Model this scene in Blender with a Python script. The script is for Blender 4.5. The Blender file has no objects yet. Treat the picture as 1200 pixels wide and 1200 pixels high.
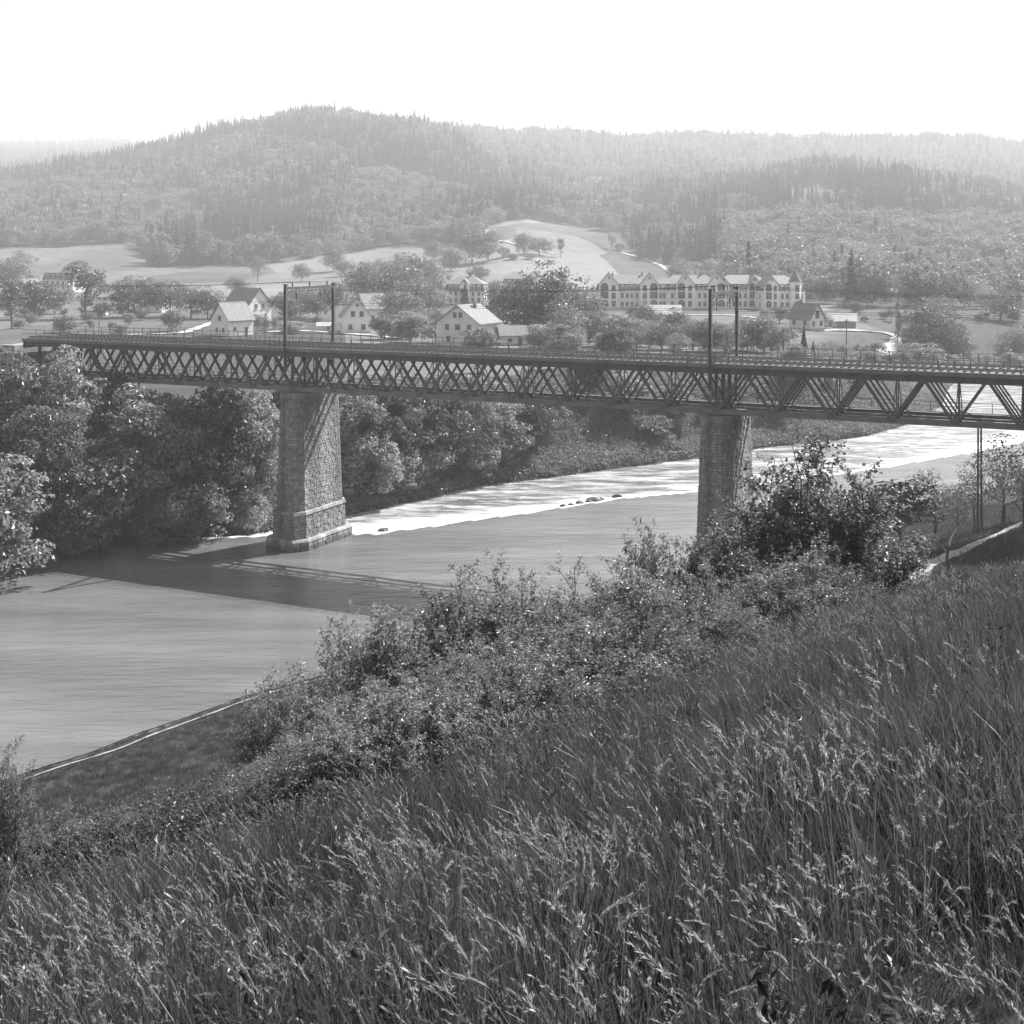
import bpy, bmesh, math, random
import numpy as np
from mathutils import Vector, Matrix

random.seed(7)
rng = np.random.default_rng(11)
R = math.radians
sc = bpy.context.scene
col = sc.collection

# ------------------------------------------------------------------ camera
F, CX, HZ, CZ = 1477.0, 600.0, 301.0, 34.0        # focal length and horizon in photo pixels, eye height above water
cam_d = bpy.data.cameras.new('camera')
cam_d.sensor_width = 36.0
cam_d.lens = 36.0 * F / 1200.0
cam_d.shift_y = -(600.0 - HZ) / 1200.0            # view camera with dropped front: verticals stay vertical
cam_d.clip_start = 0.1
cam_d.clip_end = 20000.0
cam = bpy.data.objects.new('camera', cam_d)
cam.location = (0, 0, CZ)
cam.rotation_euler = (R(90), 0, 0)
col.objects.link(cam)
sc.camera = cam

# ------------------------------------------------------------------ light
SUN_EL, SUN_AZ = 47.0, 47.0                       # azimuth from +Y towards +X
world = bpy.data.worlds.new('World')
sc.world = world
world.use_nodes = True
wn = world.node_tree
wn.nodes.clear()
w_sky = wn.nodes.new('ShaderNodeTexSky')
w_sky.sky_type = 'NISHITA'
w_sky.sun_disc = False
w_sky.sun_elevation = R(SUN_EL)
w_sky.sun_rotation = R(SUN_AZ)
w_sky.air_density = 1.2
w_sky.dust_density = 2.0
w_bw = wn.nodes.new('ShaderNodeRGBToBW')
w_bg = wn.nodes.new('ShaderNodeBackground')
w_bg.inputs['Strength'].default_value = 0.077
w_out = wn.nodes.new('ShaderNodeOutputWorld')
wn.links.new(w_sky.outputs[0], w_bw.inputs[0])
wn.links.new(w_bw.outputs[0], w_bg.inputs['Color'])
wn.links.new(w_bg.outputs[0], w_out.inputs[0])

sun_d = bpy.data.lights.new('sun', 'SUN')
sun_d.energy = 5.0
sun_d.angle = R(0.5)
sun_d.color = (1, 1, 1)
sun = bpy.data.objects.new('sun', sun_d)
sdir = Vector((math.sin(R(SUN_AZ)) * math.cos(R(SUN_EL)), math.cos(R(SUN_AZ)) * math.cos(R(SUN_EL)), math.sin(R(SUN_EL))))
sun.rotation_euler = sdir.to_track_quat('Z', 'Y').to_euler()
sun.location = (200, 100, 300)
col.objects.link(sun)

vs = sc.view_settings
vs.view_transform = 'Standard'
vs.look = 'None'
vs.exposure = 1.28
vs.gamma = 1.0
vs.use_curve_mapping = False
cy = sc.cycles
cy.max_bounces = 3
cy.diffuse_bounces = 2
cy.glossy_bounces = 2
cy.transmission_bounces = 3
cy.volume_bounces = 0
cy.transparent_max_bounces = 4
cy.use_denoising = True
cy.use_adaptive_sampling = True
cy.adaptive_threshold = 0.02
cy.adaptive_min_samples = 20
cy.caustics_reflective = False
cy.caustics_refractive = False

HAZE_DENSITY = 0.00029

# ------------------------------------------------------------------ helpers
def tag(o, label=None, cat=None, group=None, kind=None):
    if label: o['label'] = label
    if cat: o['category'] = cat
    if group: o['group'] = group
    if kind: o['kind'] = kind
    return o

def empty(name, loc, rz=0.0, scale=1.0):
    o = bpy.data.objects.new(name, None)
    col.objects.link(o)
    o.location = loc
    o.rotation_euler = (0, 0, rz)
    o.scale = (scale,) * 3 if not hasattr(scale, '__len__') else scale
    o.empty_display_size = 0.5
    return o

class MB:
    """collects shapes, becomes one mesh"""
    def __init__(self):
        self.v, self.f, self.n = [], [], 0
    def add(self, v, f):
        v = np.asarray(v, dtype=np.float64).reshape(-1, 3)
        f = np.asarray(f, dtype=np.int64)
        self.v.append(v)
        self.f.append(f + self.n)
        self.n += len(v)
        return self
    def box(self, c, s, rz=0.0):
        x, y, z = s[0] / 2, s[1] / 2, s[2] / 2
        v = np.array([(-x, -y, -z), (x, -y, -z), (x, y, -z), (-x, y, -z), (-x, -y, z), (x, -y, z), (x, y, z), (-x, y, z)])
        if rz:
            ca, sa = math.cos(rz), math.sin(rz)
            v = np.c_[v[:, 0] * ca - v[:, 1] * sa, v[:, 0] * sa + v[:, 1] * ca, v[:, 2]]
        return self.add(v + np.array(c), [(0, 3, 2, 1), (4, 5, 6, 7), (0, 1, 5, 4), (1, 2, 6, 5), (2, 3, 7, 6), (3, 0, 4, 7)])
    def bar(self, a, b, w, h, up=(0, 1, 0)):
        a, b = Vector(a), Vector(b)
        d = (b - a).normalized()
        s = d.cross(Vector(up)).normalized()
        t = s.cross(d).normalized()
        v = []
        for p in (a, b):
            for i, j in ((-1, -1), (1, -1), (1, 1), (-1, 1)):
                v.append(p + s * (w / 2 * i) + t * (h / 2 * j))
        return self.add([tuple(q) for q in v], [(0, 1, 2, 3), (7, 6, 5, 4), (0, 4, 5, 1), (1, 5, 6, 2), (2, 6, 7, 3), (3, 7, 4, 0)])
    def tube(self, pts, rad, sides=6):
        pts = [Vector(p) for p in pts]
        n = len(pts)
        v = []
        for i, p in enumerate(pts):
            d = (pts[min(i + 1, n - 1)] - pts[max(i - 1, 0)]).normalized()
            s = d.cross(Vector((0.31, 0.95, 0.05))).normalized()
            t = d.cross(s)
            r = rad[i] if hasattr(rad, '__len__') else rad
            for k in range(sides):
                a = 2 * math.pi * k / sides
                v.append(tuple(p + s * (r * math.cos(a)) + t * (r * math.sin(a))))
        f = []
        for i in range(n - 1):
            for k in range(sides):
                k2 = (k + 1) % sides
                f.append((i * sides + k, i * sides + k2, (i + 1) * sides + k2, (i + 1) * sides + k))
        return self.add(v, f)
    def mesh(self, name, mat=None, smooth=False):
        me = bpy.data.meshes.new(name)
        V = np.concatenate(self.v)
        loops, starts, k = [], [], 0
        for f in self.f:
            m, w = f.shape
            loops.append(f.ravel())
            starts.append(k + np.arange(m) * w)
            k += m * w
        L = np.concatenate(loops)
        S = np.concatenate(starts)
        me.vertices.add(len(V))
        me.vertices.foreach_set('co', V.ravel())
        me.loops.add(len(L))
        me.loops.foreach_set('vertex_index', L.astype(np.int32))
        me.polygons.add(len(S))
        me.polygons.foreach_set('loop_start', S.astype(np.int32))
        me.update(calc_edges=True)
        me.polygons.foreach_set('use_smooth', np.full(len(S), smooth))
        if mat: me.materials.append(mat)
        return me
    def build(self, name, mat, parent=None, smooth=False):
        return put(self.mesh(name, mat, smooth), name, parent)

def put(me, name, parent=None, loc=(0, 0, 0)):
    o = bpy.data.objects.new(name, me)
    col.objects.link(o)
    o.location = loc
    if parent: o.parent = parent
    return o

def grid_mesh(name, P, mat, smooth=True):
    """P: (ni, nj, 3) array of points"""
    ni, nj = P.shape[:2]
    idx = np.arange(ni * nj).reshape(ni, nj)
    f = np.stack([idx[:-1, :-1], idx[1:, :-1], idx[1:, 1:], idx[:-1, 1:]], -1).reshape(-1, 4)
    mb = MB()
    mb.add(P.reshape(-1, 3), f)
    return mb.mesh(name, mat, smooth)

# smooth value noise for terrain and placement
_tab = np.random.default_rng(3).random((256, 256))
def vnoise(x, y):
    x, y = np.asarray(x, float), np.asarray(y, float)
    xi, yi = np.floor(x).astype(int), np.floor(y).astype(int)
    fx, fy = x - xi, y - yi
    fx, fy = fx * fx * (3 - 2 * fx), fy * fy * (3 - 2 * fy)
    g = lambda a, b: _tab[a & 255, b & 255]
    return (g(xi, yi) * (1 - fx) + g(xi + 1, yi) * fx) * (1 - fy) + (g(xi, yi + 1) * (1 - fx) + g(xi + 1, yi + 1) * fx) * fy
def fbm(x, y, o=4):
    s, a, t = 0, 1.0, 0
    for i in range(o):
        s = s + a * vnoise(x * 2 ** i + 17 * i, y * 2 ** i + 31 * i)
        t += a
        a *= .5
    return s / t

def poly_dist(X, Y, pts):
    """signed distance to an open polyline, positive on its right-hand side"""
    X, Y = np.asarray(X, float), np.asarray(Y, float)
    best = np.full(X.shape, 1e12)
    sgn = np.ones(X.shape)
    for (x0, y0), (x1, y1) in zip(pts[:-1], pts[1:]):
        dx, dy = x1 - x0, y1 - y0
        L2 = dx * dx + dy * dy
        t = np.clip(((X - x0) * dx + (Y - y0) * dy) / L2, 0, 1)
        d2 = (X - x0 - t * dx) ** 2 + (Y - y0 - t * dy) ** 2
        cr = (X - x0) * dy - (Y - y0) * dx
        m = d2 < best - 1e-9
        best = np.where(m, d2, best)
        sgn = np.where(m, np.sign(cr), sgn)
    return np.sqrt(best) * sgn

# ------------------------------------------------------------------ materials (all grey: the photograph is black and white)
def new_mat(name):
    m = bpy.data.materials.new(name)
    m.use_nodes = True
    nt = m.node_tree
    b = nt.nodes['Principled BSDF']
    return m, nt, b

def ramp(nt, fac, lo, hi, p0=0.3, p1=0.7):
    r = nt.nodes.new('ShaderNodeValToRGB')
    r.color_ramp.elements[0].position = p0
    r.color_ramp.elements[1].position = p1
    r.color_ramp.elements[0].color = (lo, lo, lo, 1)
    r.color_ramp.elements[1].color = (hi, hi, hi, 1)
    nt.links.new(fac, r.inputs[0])
    return r.outputs[0]

def noise_node(nt, scale, detail=4, coord='Object', stretch=None, rough=.55, rot=None):
    tc = nt.nodes.new('ShaderNodeTexCoord')
    n = nt.nodes.new('ShaderNodeTexNoise')
    n.inputs['Scale'].default_value = scale
    n.inputs['Detail'].default_value = detail
    n.inputs['Roughness'].default_value = rough
    mp = nt.nodes.new('ShaderNodeMapping')
    if rot: mp.inputs['Rotation'].default_value = rot
    if stretch: mp.inputs['Scale'].default_value = stretch
    nt.links.new(tc.outputs[coord], mp.inputs[0])
    nt.links.new(mp.outputs[0], n.inputs['Vector'])
    return n.outputs['Fac']

def math_node(nt, op, a, b=None, clamp=False):
    m = nt.nodes.new('ShaderNodeMath')
    m.operation = op
    m.use_clamp = clamp
    for i, q in enumerate((a, b)):
        if q is None: continue
        if isinstance(q, (int, float)): m.inputs[i].default_value = q
        else: nt.links.new(q, m.inputs[i])
    return m.outputs[0]

def plain(name, lo, hi, scale=3.0, rough=.8, bump=0.0, coord='Object', stretch=None, spec=.3, metal=0.0, bscale=None):
    m, nt, b = new_mat(name)
    nz = noise_node(nt, scale, coord=coord, stretch=stretch)
    nt.links.new(ramp(nt, nz, lo, hi), b.inputs['Base Color'])
    b.inputs['Roughness'].default_value = rough
    b.inputs['Specular IOR Level'].default_value = spec
    b.inputs['Metallic'].default_value = metal
    if bump:
        bp = nt.nodes.new('ShaderNodeBump')
        bp.inputs['Strength'].default_value = bump
        bp.inputs['Distance'].default_value = .05
        nt.links.new(noise_node(nt, bscale or scale * 4, coord=coord), bp.inputs['Height'])
        nt.links.new(bp.outputs[0], b.inputs['Normal'])
    return m

def leaf_mat(name, lo, hi, trans=.3, gloss=.06, grough=.35):
    m = bpy.data.materials.new(name)
    m.use_nodes = True
    nt = m.node_tree
    nt.nodes.clear()
    out = nt.nodes.new('ShaderNodeOutputMaterial')
    geo = nt.nodes.new('ShaderNodeNewGeometry')
    oi = nt.nodes.new('ShaderNodeObjectInfo')
    v = math_node(nt, 'ADD', math_node(nt, 'MULTIPLY', geo.outputs['Random Per Island'], .6), math_node(nt, 'MULTIPLY', oi.outputs['Random'], .4))
    c = ramp(nt, v, lo, hi, .1, .9)
    d = nt.nodes.new('ShaderNodeBsdfDiffuse')
    t = nt.nodes.new('ShaderNodeBsdfTranslucent')
    g = nt.nodes.new('ShaderNodeBsdfGlossy')
    g.inputs['Roughness'].default_value = grough
    g.inputs['Color'].default_value = (.6, .6, .6, 1)
    nt.links.new(c, d.inputs[0])
    tm = nt.nodes.new('ShaderNodeMix')
    tm.data_type = 'RGBA'
    tm.blend_type = 'MULTIPLY'
    tm.inputs[0].default_value = 1
    tm.inputs[7].default_value = (1.5, 1.5, 1.5, 1)
    nt.links.new(c, tm.inputs[6])
    nt.links.new(tm.outputs[2], t.inputs[0])
    m1 = nt.nodes.new('ShaderNodeMixShader')
    m1.inputs[0].default_value = trans
    nt.links.new(d.outputs[0], m1.inputs[1])
    nt.links.new(t.outputs[0], m1.inputs[2])
    m2 = nt.nodes.new('ShaderNodeMixShader')
    m2.inputs[0].default_value = gloss
    nt.links.new(m1.outputs[0], m2.inputs[1])
    nt.links.new(g.outputs[0], m2.inputs[2])
    nt.links.new(m2.outputs[0], out.inputs[0])
    return m

M = {}
M['leaf_near'] = leaf_mat('shrub_leaf', .05, .28, .46, .04)
M['leaf_bank'] = leaf_mat('riverside_leaf', .08, .36, .45, .05)
M['bramble'] = leaf_mat('bramble_leaf', .03, .10, .35, .02)
M['dock'] = leaf_mat('dry_dock', .02, .05, .2, .02)
M['leaf_village'] = leaf_mat('village_leaf', .05, .18, .4, .04)
M['leaf_light'] = leaf_mat('pale_leaf', .10, .24, .4, .04)
M['leaf_forest'] = leaf_mat('forest_leaf', .06, .20, .4, .03)
M['needle'] = leaf_mat('needle', .025, .06, .15, .03)
M['grass'] = leaf_mat('grass_blade', .006, .085, .5, .05, .4)
M['straw'] = leaf_mat('straw_head', .09, .36, .45, .05, .45)
M['turf'] = leaf_mat('bank_grass', .05, .14, .35, .02)
M['bark'] = plain('bark', .04, .11, 6, .9, .6, stretch=(1, 1, .25))
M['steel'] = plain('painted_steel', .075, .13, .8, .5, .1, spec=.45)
M['steel_lit'] = plain('lit_steel_tone', .13, .21, .8, .5, .1, spec=.5)  # paler copy of the painted steel: its lit look is put into the colour
M['deck'] = plain('deck_plate', .08, .13, 1.5, .7, .1)
M['timber'] = plain('timber', .06, .13, 4, .85, .3)
M['ballast'] = plain('ballast', .12, .24, 6, .95, .6)
M['wire'] = plain('wire', .04, .06, 1, .5)
M['insulator'] = plain('insulator', .12, .2, 1, .3)
M['white_wall'] = plain('white_render', .76, .86, .6, .9, .1)
M['cream_wall'] = plain('cream_render', .58, .72, .6, .9, .1)
M['grey_wall'] = plain('grey_render', .28, .38, .6, .9, .1)
M['roof_light'] = plain('pale_tile', .16, .26, 1.5, .85, .4, bscale=9)
M['roof_mid'] = plain('weathered_tile', .14, .22, 1.5, .85, .4, bscale=9)
M['roof_dark'] = plain('dark_tile', .10, .16, 1.5, .85, .4, bscale=9)
M['pane'] = plain('window_pane', .02, .035, 1, .12, spec=.5)
M['frame'] = plain('window_frame', .45, .6, 2, .6)
M['trim'] = plain('dark_trim', .08, .12, 2, .7)
M['door'] = plain('door_wood', .08, .14, 2, .7)
M['chimney'] = plain('chimney_brick', .12, .2, 4, .9)
M['rock'] = plain('wet_rock', .03, .09, 2, .5, .6)
M['path'] = plain('gravel_path', .26, .40, 1.2, .95, .3, coord='Object')
M['kerb'] = plain('pale_stone', .15, .34, 1.0, .9, .5)
M['deadwood'] = plain('bleached_wood', .45, .65, 3, .8, .4)
M['post'] = plain('weathered_post', .07, .15, 3, .9, .4)
M['metal_roof'] = plain('sheet_roof', .30, .42, 1, .6)

# masonry: stones vary one by one, mortar core behind
def stone_mat():
    m, nt, b = new_mat('pier_stone')
    geo = nt.nodes.new('ShaderNodeNewGeometry')
    base = ramp(nt, geo.outputs['Random Per Island'], .27, .39, .05, .95)
    nz = ramp(nt, noise_node(nt, 2.2, 6), .6, 1.15, .3, .7)
    st = ramp(nt, noise_node(nt, .5, 4, stretch=(1.6, 1.6, .12)), .55, 1.1, .38, .62)
    def mul(a, c):
        x = nt.nodes.new('ShaderNodeMix'); x.data_type = 'RGBA'; x.blend_type = 'MULTIPLY'; x.inputs[0].default_value = 1
        nt.links.new(a, x.inputs[6]); nt.links.new(c, x.inputs[7]); return x.outputs[2]
    # the river keeps the lowest courses wet and dark
    tcz = nt.nodes.new('ShaderNodeTexCoord'); sx = nt.nodes.new('ShaderNodeSeparateXYZ')
    nt.links.new(tcz.outputs['Object'], sx.inputs[0])
    wet = ramp(nt, math_node(nt, 'ADD', math_node(nt, 'MULTIPLY', sx.outputs['Z'], .5), math_node(nt, 'MULTIPLY', noise_node(nt, .8, 4), .3)), .4, 1.0, .25, .55)
    nt.links.new(mul(mul(mul(base, nz), st), wet), b.inputs['Base Color'])
    b.inputs['Roughness'].default_value = .92
    bp = nt.nodes.new('ShaderNodeBump')
    bp.inputs['Strength'].default_value = .7
    bp.inputs['Distance'].default_value = .06
    nt.links.new(noise_node(nt, 5, 5), bp.inputs['Height'])
    nt.links.new(bp.outputs[0], b.inputs['Normal'])
    return m
M['stone'] = stone_mat()
M['mortar'] = plain('mortar', .14, .21, 3, .95, .3)

# ground covers
def ground_mat(name, lo, hi, s1, s2, bump=.5):
    m, nt, b = new_mat(name)
    a = noise_node(nt, s1, 5)
    c = noise_node(nt, s2, 4)
    mix = math_node(nt, 'ADD', math_node(nt, 'MULTIPLY', a, .6), math_node(nt, 'MULTIPLY', c, .4))
    nt.links.new(ramp(nt, mix, lo, hi, .35, .65), b.inputs['Base Color'])
    b.inputs['Roughness'].default_value = .95
    b.inputs['Specular IOR Level'].default_value = .1
    bp = nt.nodes.new('ShaderNodeBump')
    bp.inputs['Strength'].default_value = bump
    bp.inputs['Distance'].default_value = .3
    nt.links.new(c, bp.inputs['Height'])
    nt.links.new(bp.outputs[0], b.inputs['Normal'])
    return m
M['hillside'] = ground_mat('hillside_soil', .02, .05, .15, 2.0)

def field_mat():
    m, nt, b = new_mat('meadow')
    big = noise_node(nt, .006, 3, stretch=(1, .35, 1))
    mid = noise_node(nt, .05, 4, stretch=(1, .4, 1))
    fine = noise_node(nt, .6, 4)
    mix = math_node(nt, 'ADD', math_node(nt, 'ADD', math_node(nt, 'MULTIPLY', big, .5), math_node(nt, 'MULTIPLY', mid, .3)), math_node(nt, 'MULTIPLY', fine, .2))
    tcv = nt.nodes.new('ShaderNodeTexCoord'); mpv = nt.nodes.new('ShaderNodeMapping'); mpv.inputs['Scale'].default_value = (.016, .006, 1); mpv.inputs['Rotation'].default_value = (0, 0, .35)
    vor = nt.nodes.new('ShaderNodeTexVoronoi'); vor.inputs['Scale'].default_value = 1.0; vor.voronoi_dimensions = '2D'
    nt.links.new(tcv.outputs['Object'], mpv.inputs[0]); nt.links.new(mpv.outputs[0], vor.inputs['Vector'])
    bwv = nt.nodes.new('ShaderNodeRGBToBW'); nt.links.new(vor.outputs['Color'], bwv.inputs[0])
    swath = noise_node(nt, 1.0, 2, stretch=(.02, .35, 1), rot=(0, 0, .35))
    mix = math_node(nt, 'ADD', math_node(nt, 'MULTIPLY', mix, .45), math_node(nt, 'ADD', math_node(nt, 'MULTIPLY', bwv.outputs[0], .25), math_node(nt, 'MULTIPLY', swath, .3)))
    meadow = ramp(nt, mix, .065, .20, .41, .59)
    crops = ramp(nt, mix, .05, .15, .40, .60)
    am = nt.nodes.new('ShaderNodeAttribute'); am.attribute_name = 'meadow'
    mf = nt.nodes.new('ShaderNodeMix'); mf.data_type = 'RGBA'
    nt.links.new(am.outputs['Fac'], mf.inputs[0]); nt.links.new(crops, mf.inputs[6]); nt.links.new(meadow, mf.inputs[7])
    fieldc = mf.outputs[2]
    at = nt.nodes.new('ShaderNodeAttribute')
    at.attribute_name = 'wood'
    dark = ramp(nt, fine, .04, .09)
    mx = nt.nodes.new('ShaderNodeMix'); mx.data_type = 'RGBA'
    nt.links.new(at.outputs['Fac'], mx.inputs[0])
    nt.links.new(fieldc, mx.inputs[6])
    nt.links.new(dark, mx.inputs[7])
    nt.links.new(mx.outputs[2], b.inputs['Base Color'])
    b.inputs['Roughness'].default_value = .95
    b.inputs['Specular IOR Level'].default_value = .1
    bp = nt.nodes.new('ShaderNodeBump')
    bp.inputs['Strength'].default_value = .4
    bp.inputs['Distance'].default_value = .5
    nt.links.new(fine, bp.inputs['Height'])
    nt.links.new(bp.outputs[0], b.inputs['Normal'])
    return m
M['field'] = field_mat()

FLOW = math.atan2(.69, .72)
def water_mat():
    m, nt, b = new_mat('river_water')
    at = nt.nodes.new('ShaderNodeAttribute'); at.attribute_name = 'foam'
    rip = noise_node(nt, 1.0, 5, stretch=(.28, 1.3, 1), rot=(0, 0, -FLOW))
    rip2 = noise_node(nt, 1.0, 4, stretch=(.03, .16, 1), rot=(0, 0, -FLOW))
    st = noise_node(nt, 1.0, 6, stretch=(.13, .55, 1), rot=(0, 0, -FLOW), rough=.7)
    base = ramp(nt, rip2, .10, .155, .35, .65)
    # foam: coverage attribute sharpened by streaks running with the current
    f = math_node(nt, 'ADD', at.outputs['Fac'], math_node(nt, 'MULTIPLY', math_node(nt, 'SUBTRACT', st, .5), 2.2))
    cov = math_node(nt, 'MULTIPLY', ramp(nt, f, 0, 1, .08, 1.05), math_node(nt, 'GREATER_THAN', at.outputs['Fac'], .01))
    mx = nt.nodes.new('ShaderNodeMix'); mx.data_type = 'RGBA'
    nt.links.new(cov, mx.inputs[0])
    nt.links.new(base, mx.inputs[6])
    mx.inputs[7].default_value = (.72, .72, .72, 1)
    nt.links.new(mx.outputs[2], b.inputs['Base Color'])
    nt.links.new(math_node(nt, 'ADD', math_node(nt, 'MULTIPLY', cov, .6), .22), b.inputs['Roughness'])
    b.inputs['IOR'].default_value = 1.65
    bp = nt.nodes.new('ShaderNodeBump')
    bp.inputs['Strength'].default_value = .6
    bp.inputs['Distance'].default_value = .5
    big = noise_node(nt, 1.0, 3, stretch=(.09, .33, 1), rot=(0, 0, -FLOW + .12))
    nt.links.new(math_node(nt, 'ADD', math_node(nt, 'MULTIPLY', rip, .5), math_node(nt, 'MULTIPLY', big, 1.2)), bp.inputs['Height'])
    nt.links.new(bp.outputs[0], b.inputs['Normal'])
    return m
M['water'] = water_mat()

# ------------------------------------------------------------------ the lie of the land
NEAR_BANK = [(-140, -55), (-106, -12), (-69, 35), (-32, 82), (-21, 96), (15, 132), (60, 176), (100, 212), (170, 268), (300, 370)]
FAR_BANK = [(-190, 20), (-95, 108), (-62, 136), (-49, 146), (-38, 156), (-31, 162), (-21, 174), (-5, 194), (30, 219), (48, 234), (68, 246), (82, 264), (102, 300), (122, 350), (170, 400), (300, 500)]
CREST = [(-44, 152), (-28, 154.5), (-16, 156), (6.4, 171.4), (15.2, 178.4), (26.2, 183), (55.8, 201), (79.6, 220), (94.4, 232.5), (130, 262), (200, 318), (320, 415)]

def near_h(X, Y):
    X, Y = np.asarray(X, float), np.asarray(Y, float)
    pl = 31.8 + .26 * X - .31 * Y - .0014 * np.maximum(0, Y - 28) ** 2 - .004 * np.maximum(0, -X - 4) ** 1.5
    pl = pl + (fbm(X * .12, Y * .12, 3) - .5) * .7
    d = poly_dist(X, Y, NEAR_BANK)
    te = np.interp(d, [-40, -2, 0, .8, 4, 12, 20, 32, 60, 140], [-5, -1.2, -.15, .5, 1.1, 1.7, 4, 8.3, 9.5, 12])
    te = te + (fbm(X * .2 + 9, Y * .2, 3) - .5) * .5 * (d > 0)
    k = 1.2
    return np.maximum(pl, te) + np.log1p(np.exp(-np.abs(pl - te) / k)) * k * .6 * (d > 0)

YS = [250, 400, 520, 600, 700, 800, 900, 1000, 1200, 1400, 1600, 1800, 2200, 2600, 3500, 4600]
Z0 = [12.0, 13.2, 14.3, 15.5]
VT = {
 -900: [336, 328, 318, 308, 285, 262, 240, 225, 215, 205, 184, 170],
 -300: [336, 328, 318, 306, 280, 255, 235, 222, 215, 205, 184, 171],
 0:    [335, 322, 306, 292, 268, 245, 226, 216, 218, 206, 186, 173],
 100:  [335, 324, 310, 296, 268, 238, 210, 196, 205, 200, 184, 171],
 200:  [335, 326, 316, 304, 272, 232, 198, 176, 190, 190, 182, 172],
 300:  [335, 326, 316, 302, 268, 222, 182, 154, 170, 185, 184, 180],
 370:  [334, 325, 312, 300, 262, 212, 168, 138, 160, 175, 185, 182],
 480:  [334, 320, 304, 290, 262, 222, 178, 149, 158, 165, 180, 180],
 520:  [332, 318, 302, 288, 262, 230, 194, 166, 165, 160, 175, 180],
 600:  [332, 312, 290, 272, 255, 240, 222, 205, 178, 162, 175, 180],
 700:  [335, 320, 300, 284, 268, 252, 236, 220, 190, 166, 178, 182],
 740:  [337, 324, 306, 290, 268, 248, 232, 220, 194, 167, 178, 182],
 800:  [338, 326, 308, 292, 262, 242, 228, 216, 196, 167, 180, 182],
 870:  [338, 325, 300, 280, 248, 224, 219, 213, 194, 168, 180, 182],
 960:  [338, 322, 296, 272, 236, 211, 209, 206, 192, 172, 182, 184],
 1050: [338, 322, 298, 276, 242, 219, 216, 211, 194, 166, 182, 184],
 1120: [338, 324, 302, 282, 252, 231, 224, 217, 196, 167, 182, 184],
 1200: [338, 326, 308, 290, 262, 244, 236, 230, 204, 174, 184, 184],
 2100: [338, 326, 308, 290, 262, 244, 236, 230, 204, 174, 184, 184]}
UC = sorted(VT)
ZT = np.array([Z0 + [CZ - (v - HZ) / F * y for v, y in zip(VT[u], YS[4:])] for u in UC])   # (columns, distances)

def far_h(X, Y):
    X, Y = np.asarray(X, float), np.asarray(Y, float)
    u = X / np.maximum(Y, 1) * F + CX
    ui = np.clip(np.interp(u, UC, np.arange(len(UC))), 0, len(UC) - 1.0001)
    yi = np.clip(np.interp(Y, YS, np.arange(len(YS))), 0, len(YS) - 1.0001)
    a, b = ui.astype(int), yi.astype(int)
    fu, fy = ui - a, yi - b
    fu = fu * fu * (3 - 2 * fu)
    z = (ZT[a, b] * (1 - fu) + ZT[a + 1, b] * fu) * (1 - fy) + (ZT[a, b + 1] * (1 - fu) + ZT[a + 1, b + 1] * fu) * fy
    z = z + (fbm(X * .012, Y * .012, 4) - .5) * np.clip((Y - 500) / 80, .6, 16)
    s = -poly_dist(X, Y, FAR_BANK)
    bank = np.interp(s, [-40, -3, 0, 1.5, 5, 16, 24, 40], [-6, -2.6, -1.3, -.2, 1.2, 9.5, 11.5, 12.5]) + (fbm(X * .25, Y * .25, 3) - .5) * .8
    return np.where(s < 40, np.minimum(bank, np.maximum(z, 11.5) + .0 * s), z)

def ray_ground(u, v, y0=150.0, y1=4200.0):
    """where the sight line through a photo pixel first meets the far ground"""
    Yv = np.linspace(y0, y1, 5000)
    Xv = (u - CX) / F * Yv
    h = far_h(Xv, Yv)
    k = np.nonzero(h >= CZ - (v - HZ) / F * Yv)[0]
    i = k[0] if len(k) else len(Yv) - 1
    return float(Xv[i]), float(Yv[i]), float(h[i])

# edge between meadows and woods, photo columns -> line of sight
WOOD_EDGE = [(-900, 300), (-300, 300), (0, 291), (165, 287), (172, 314), (300, 312), (350, 304), (400, 297), (450, 289), (560, 283), (568, 264), (620, 257), (660, 264), (735, 274), (742, 304), (800, 314), (842, 330), (850, 350), (935, 354), (1000, 360), (1040, 361), (1100, 371), (1200, 371), (2100, 371)]
_eu = np.arange(-900, 2101, 10)
_ey = np.array([ray_ground(u, np.interp(u, [p[0] for p in WOOD_EDGE], [p[1] for p in WOOD_EDGE]), 400)[1] for u in _eu])
def wood_edge_y(u): return np.interp(u, _eu, _ey)

# ---- near hillside
gx = np.concatenate([np.arange(-120, -40, 3.0), np.arange(-40, 60, 1.0), np.arange(60, 180, 3.0)])
gy = np.concatenate([np.arange(-25, 130, 1.0), np.arange(130, 330, 3.0)])
GX, GY = np.meshgrid(gx, gy, indexing='ij')
P = np.stack([GX, GY, near_h(GX, GY)], -1)
hill = put(grid_mesh('hillside', P, M['hillside']), 'hillside')
tag(hill, kind='structure')

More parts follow.
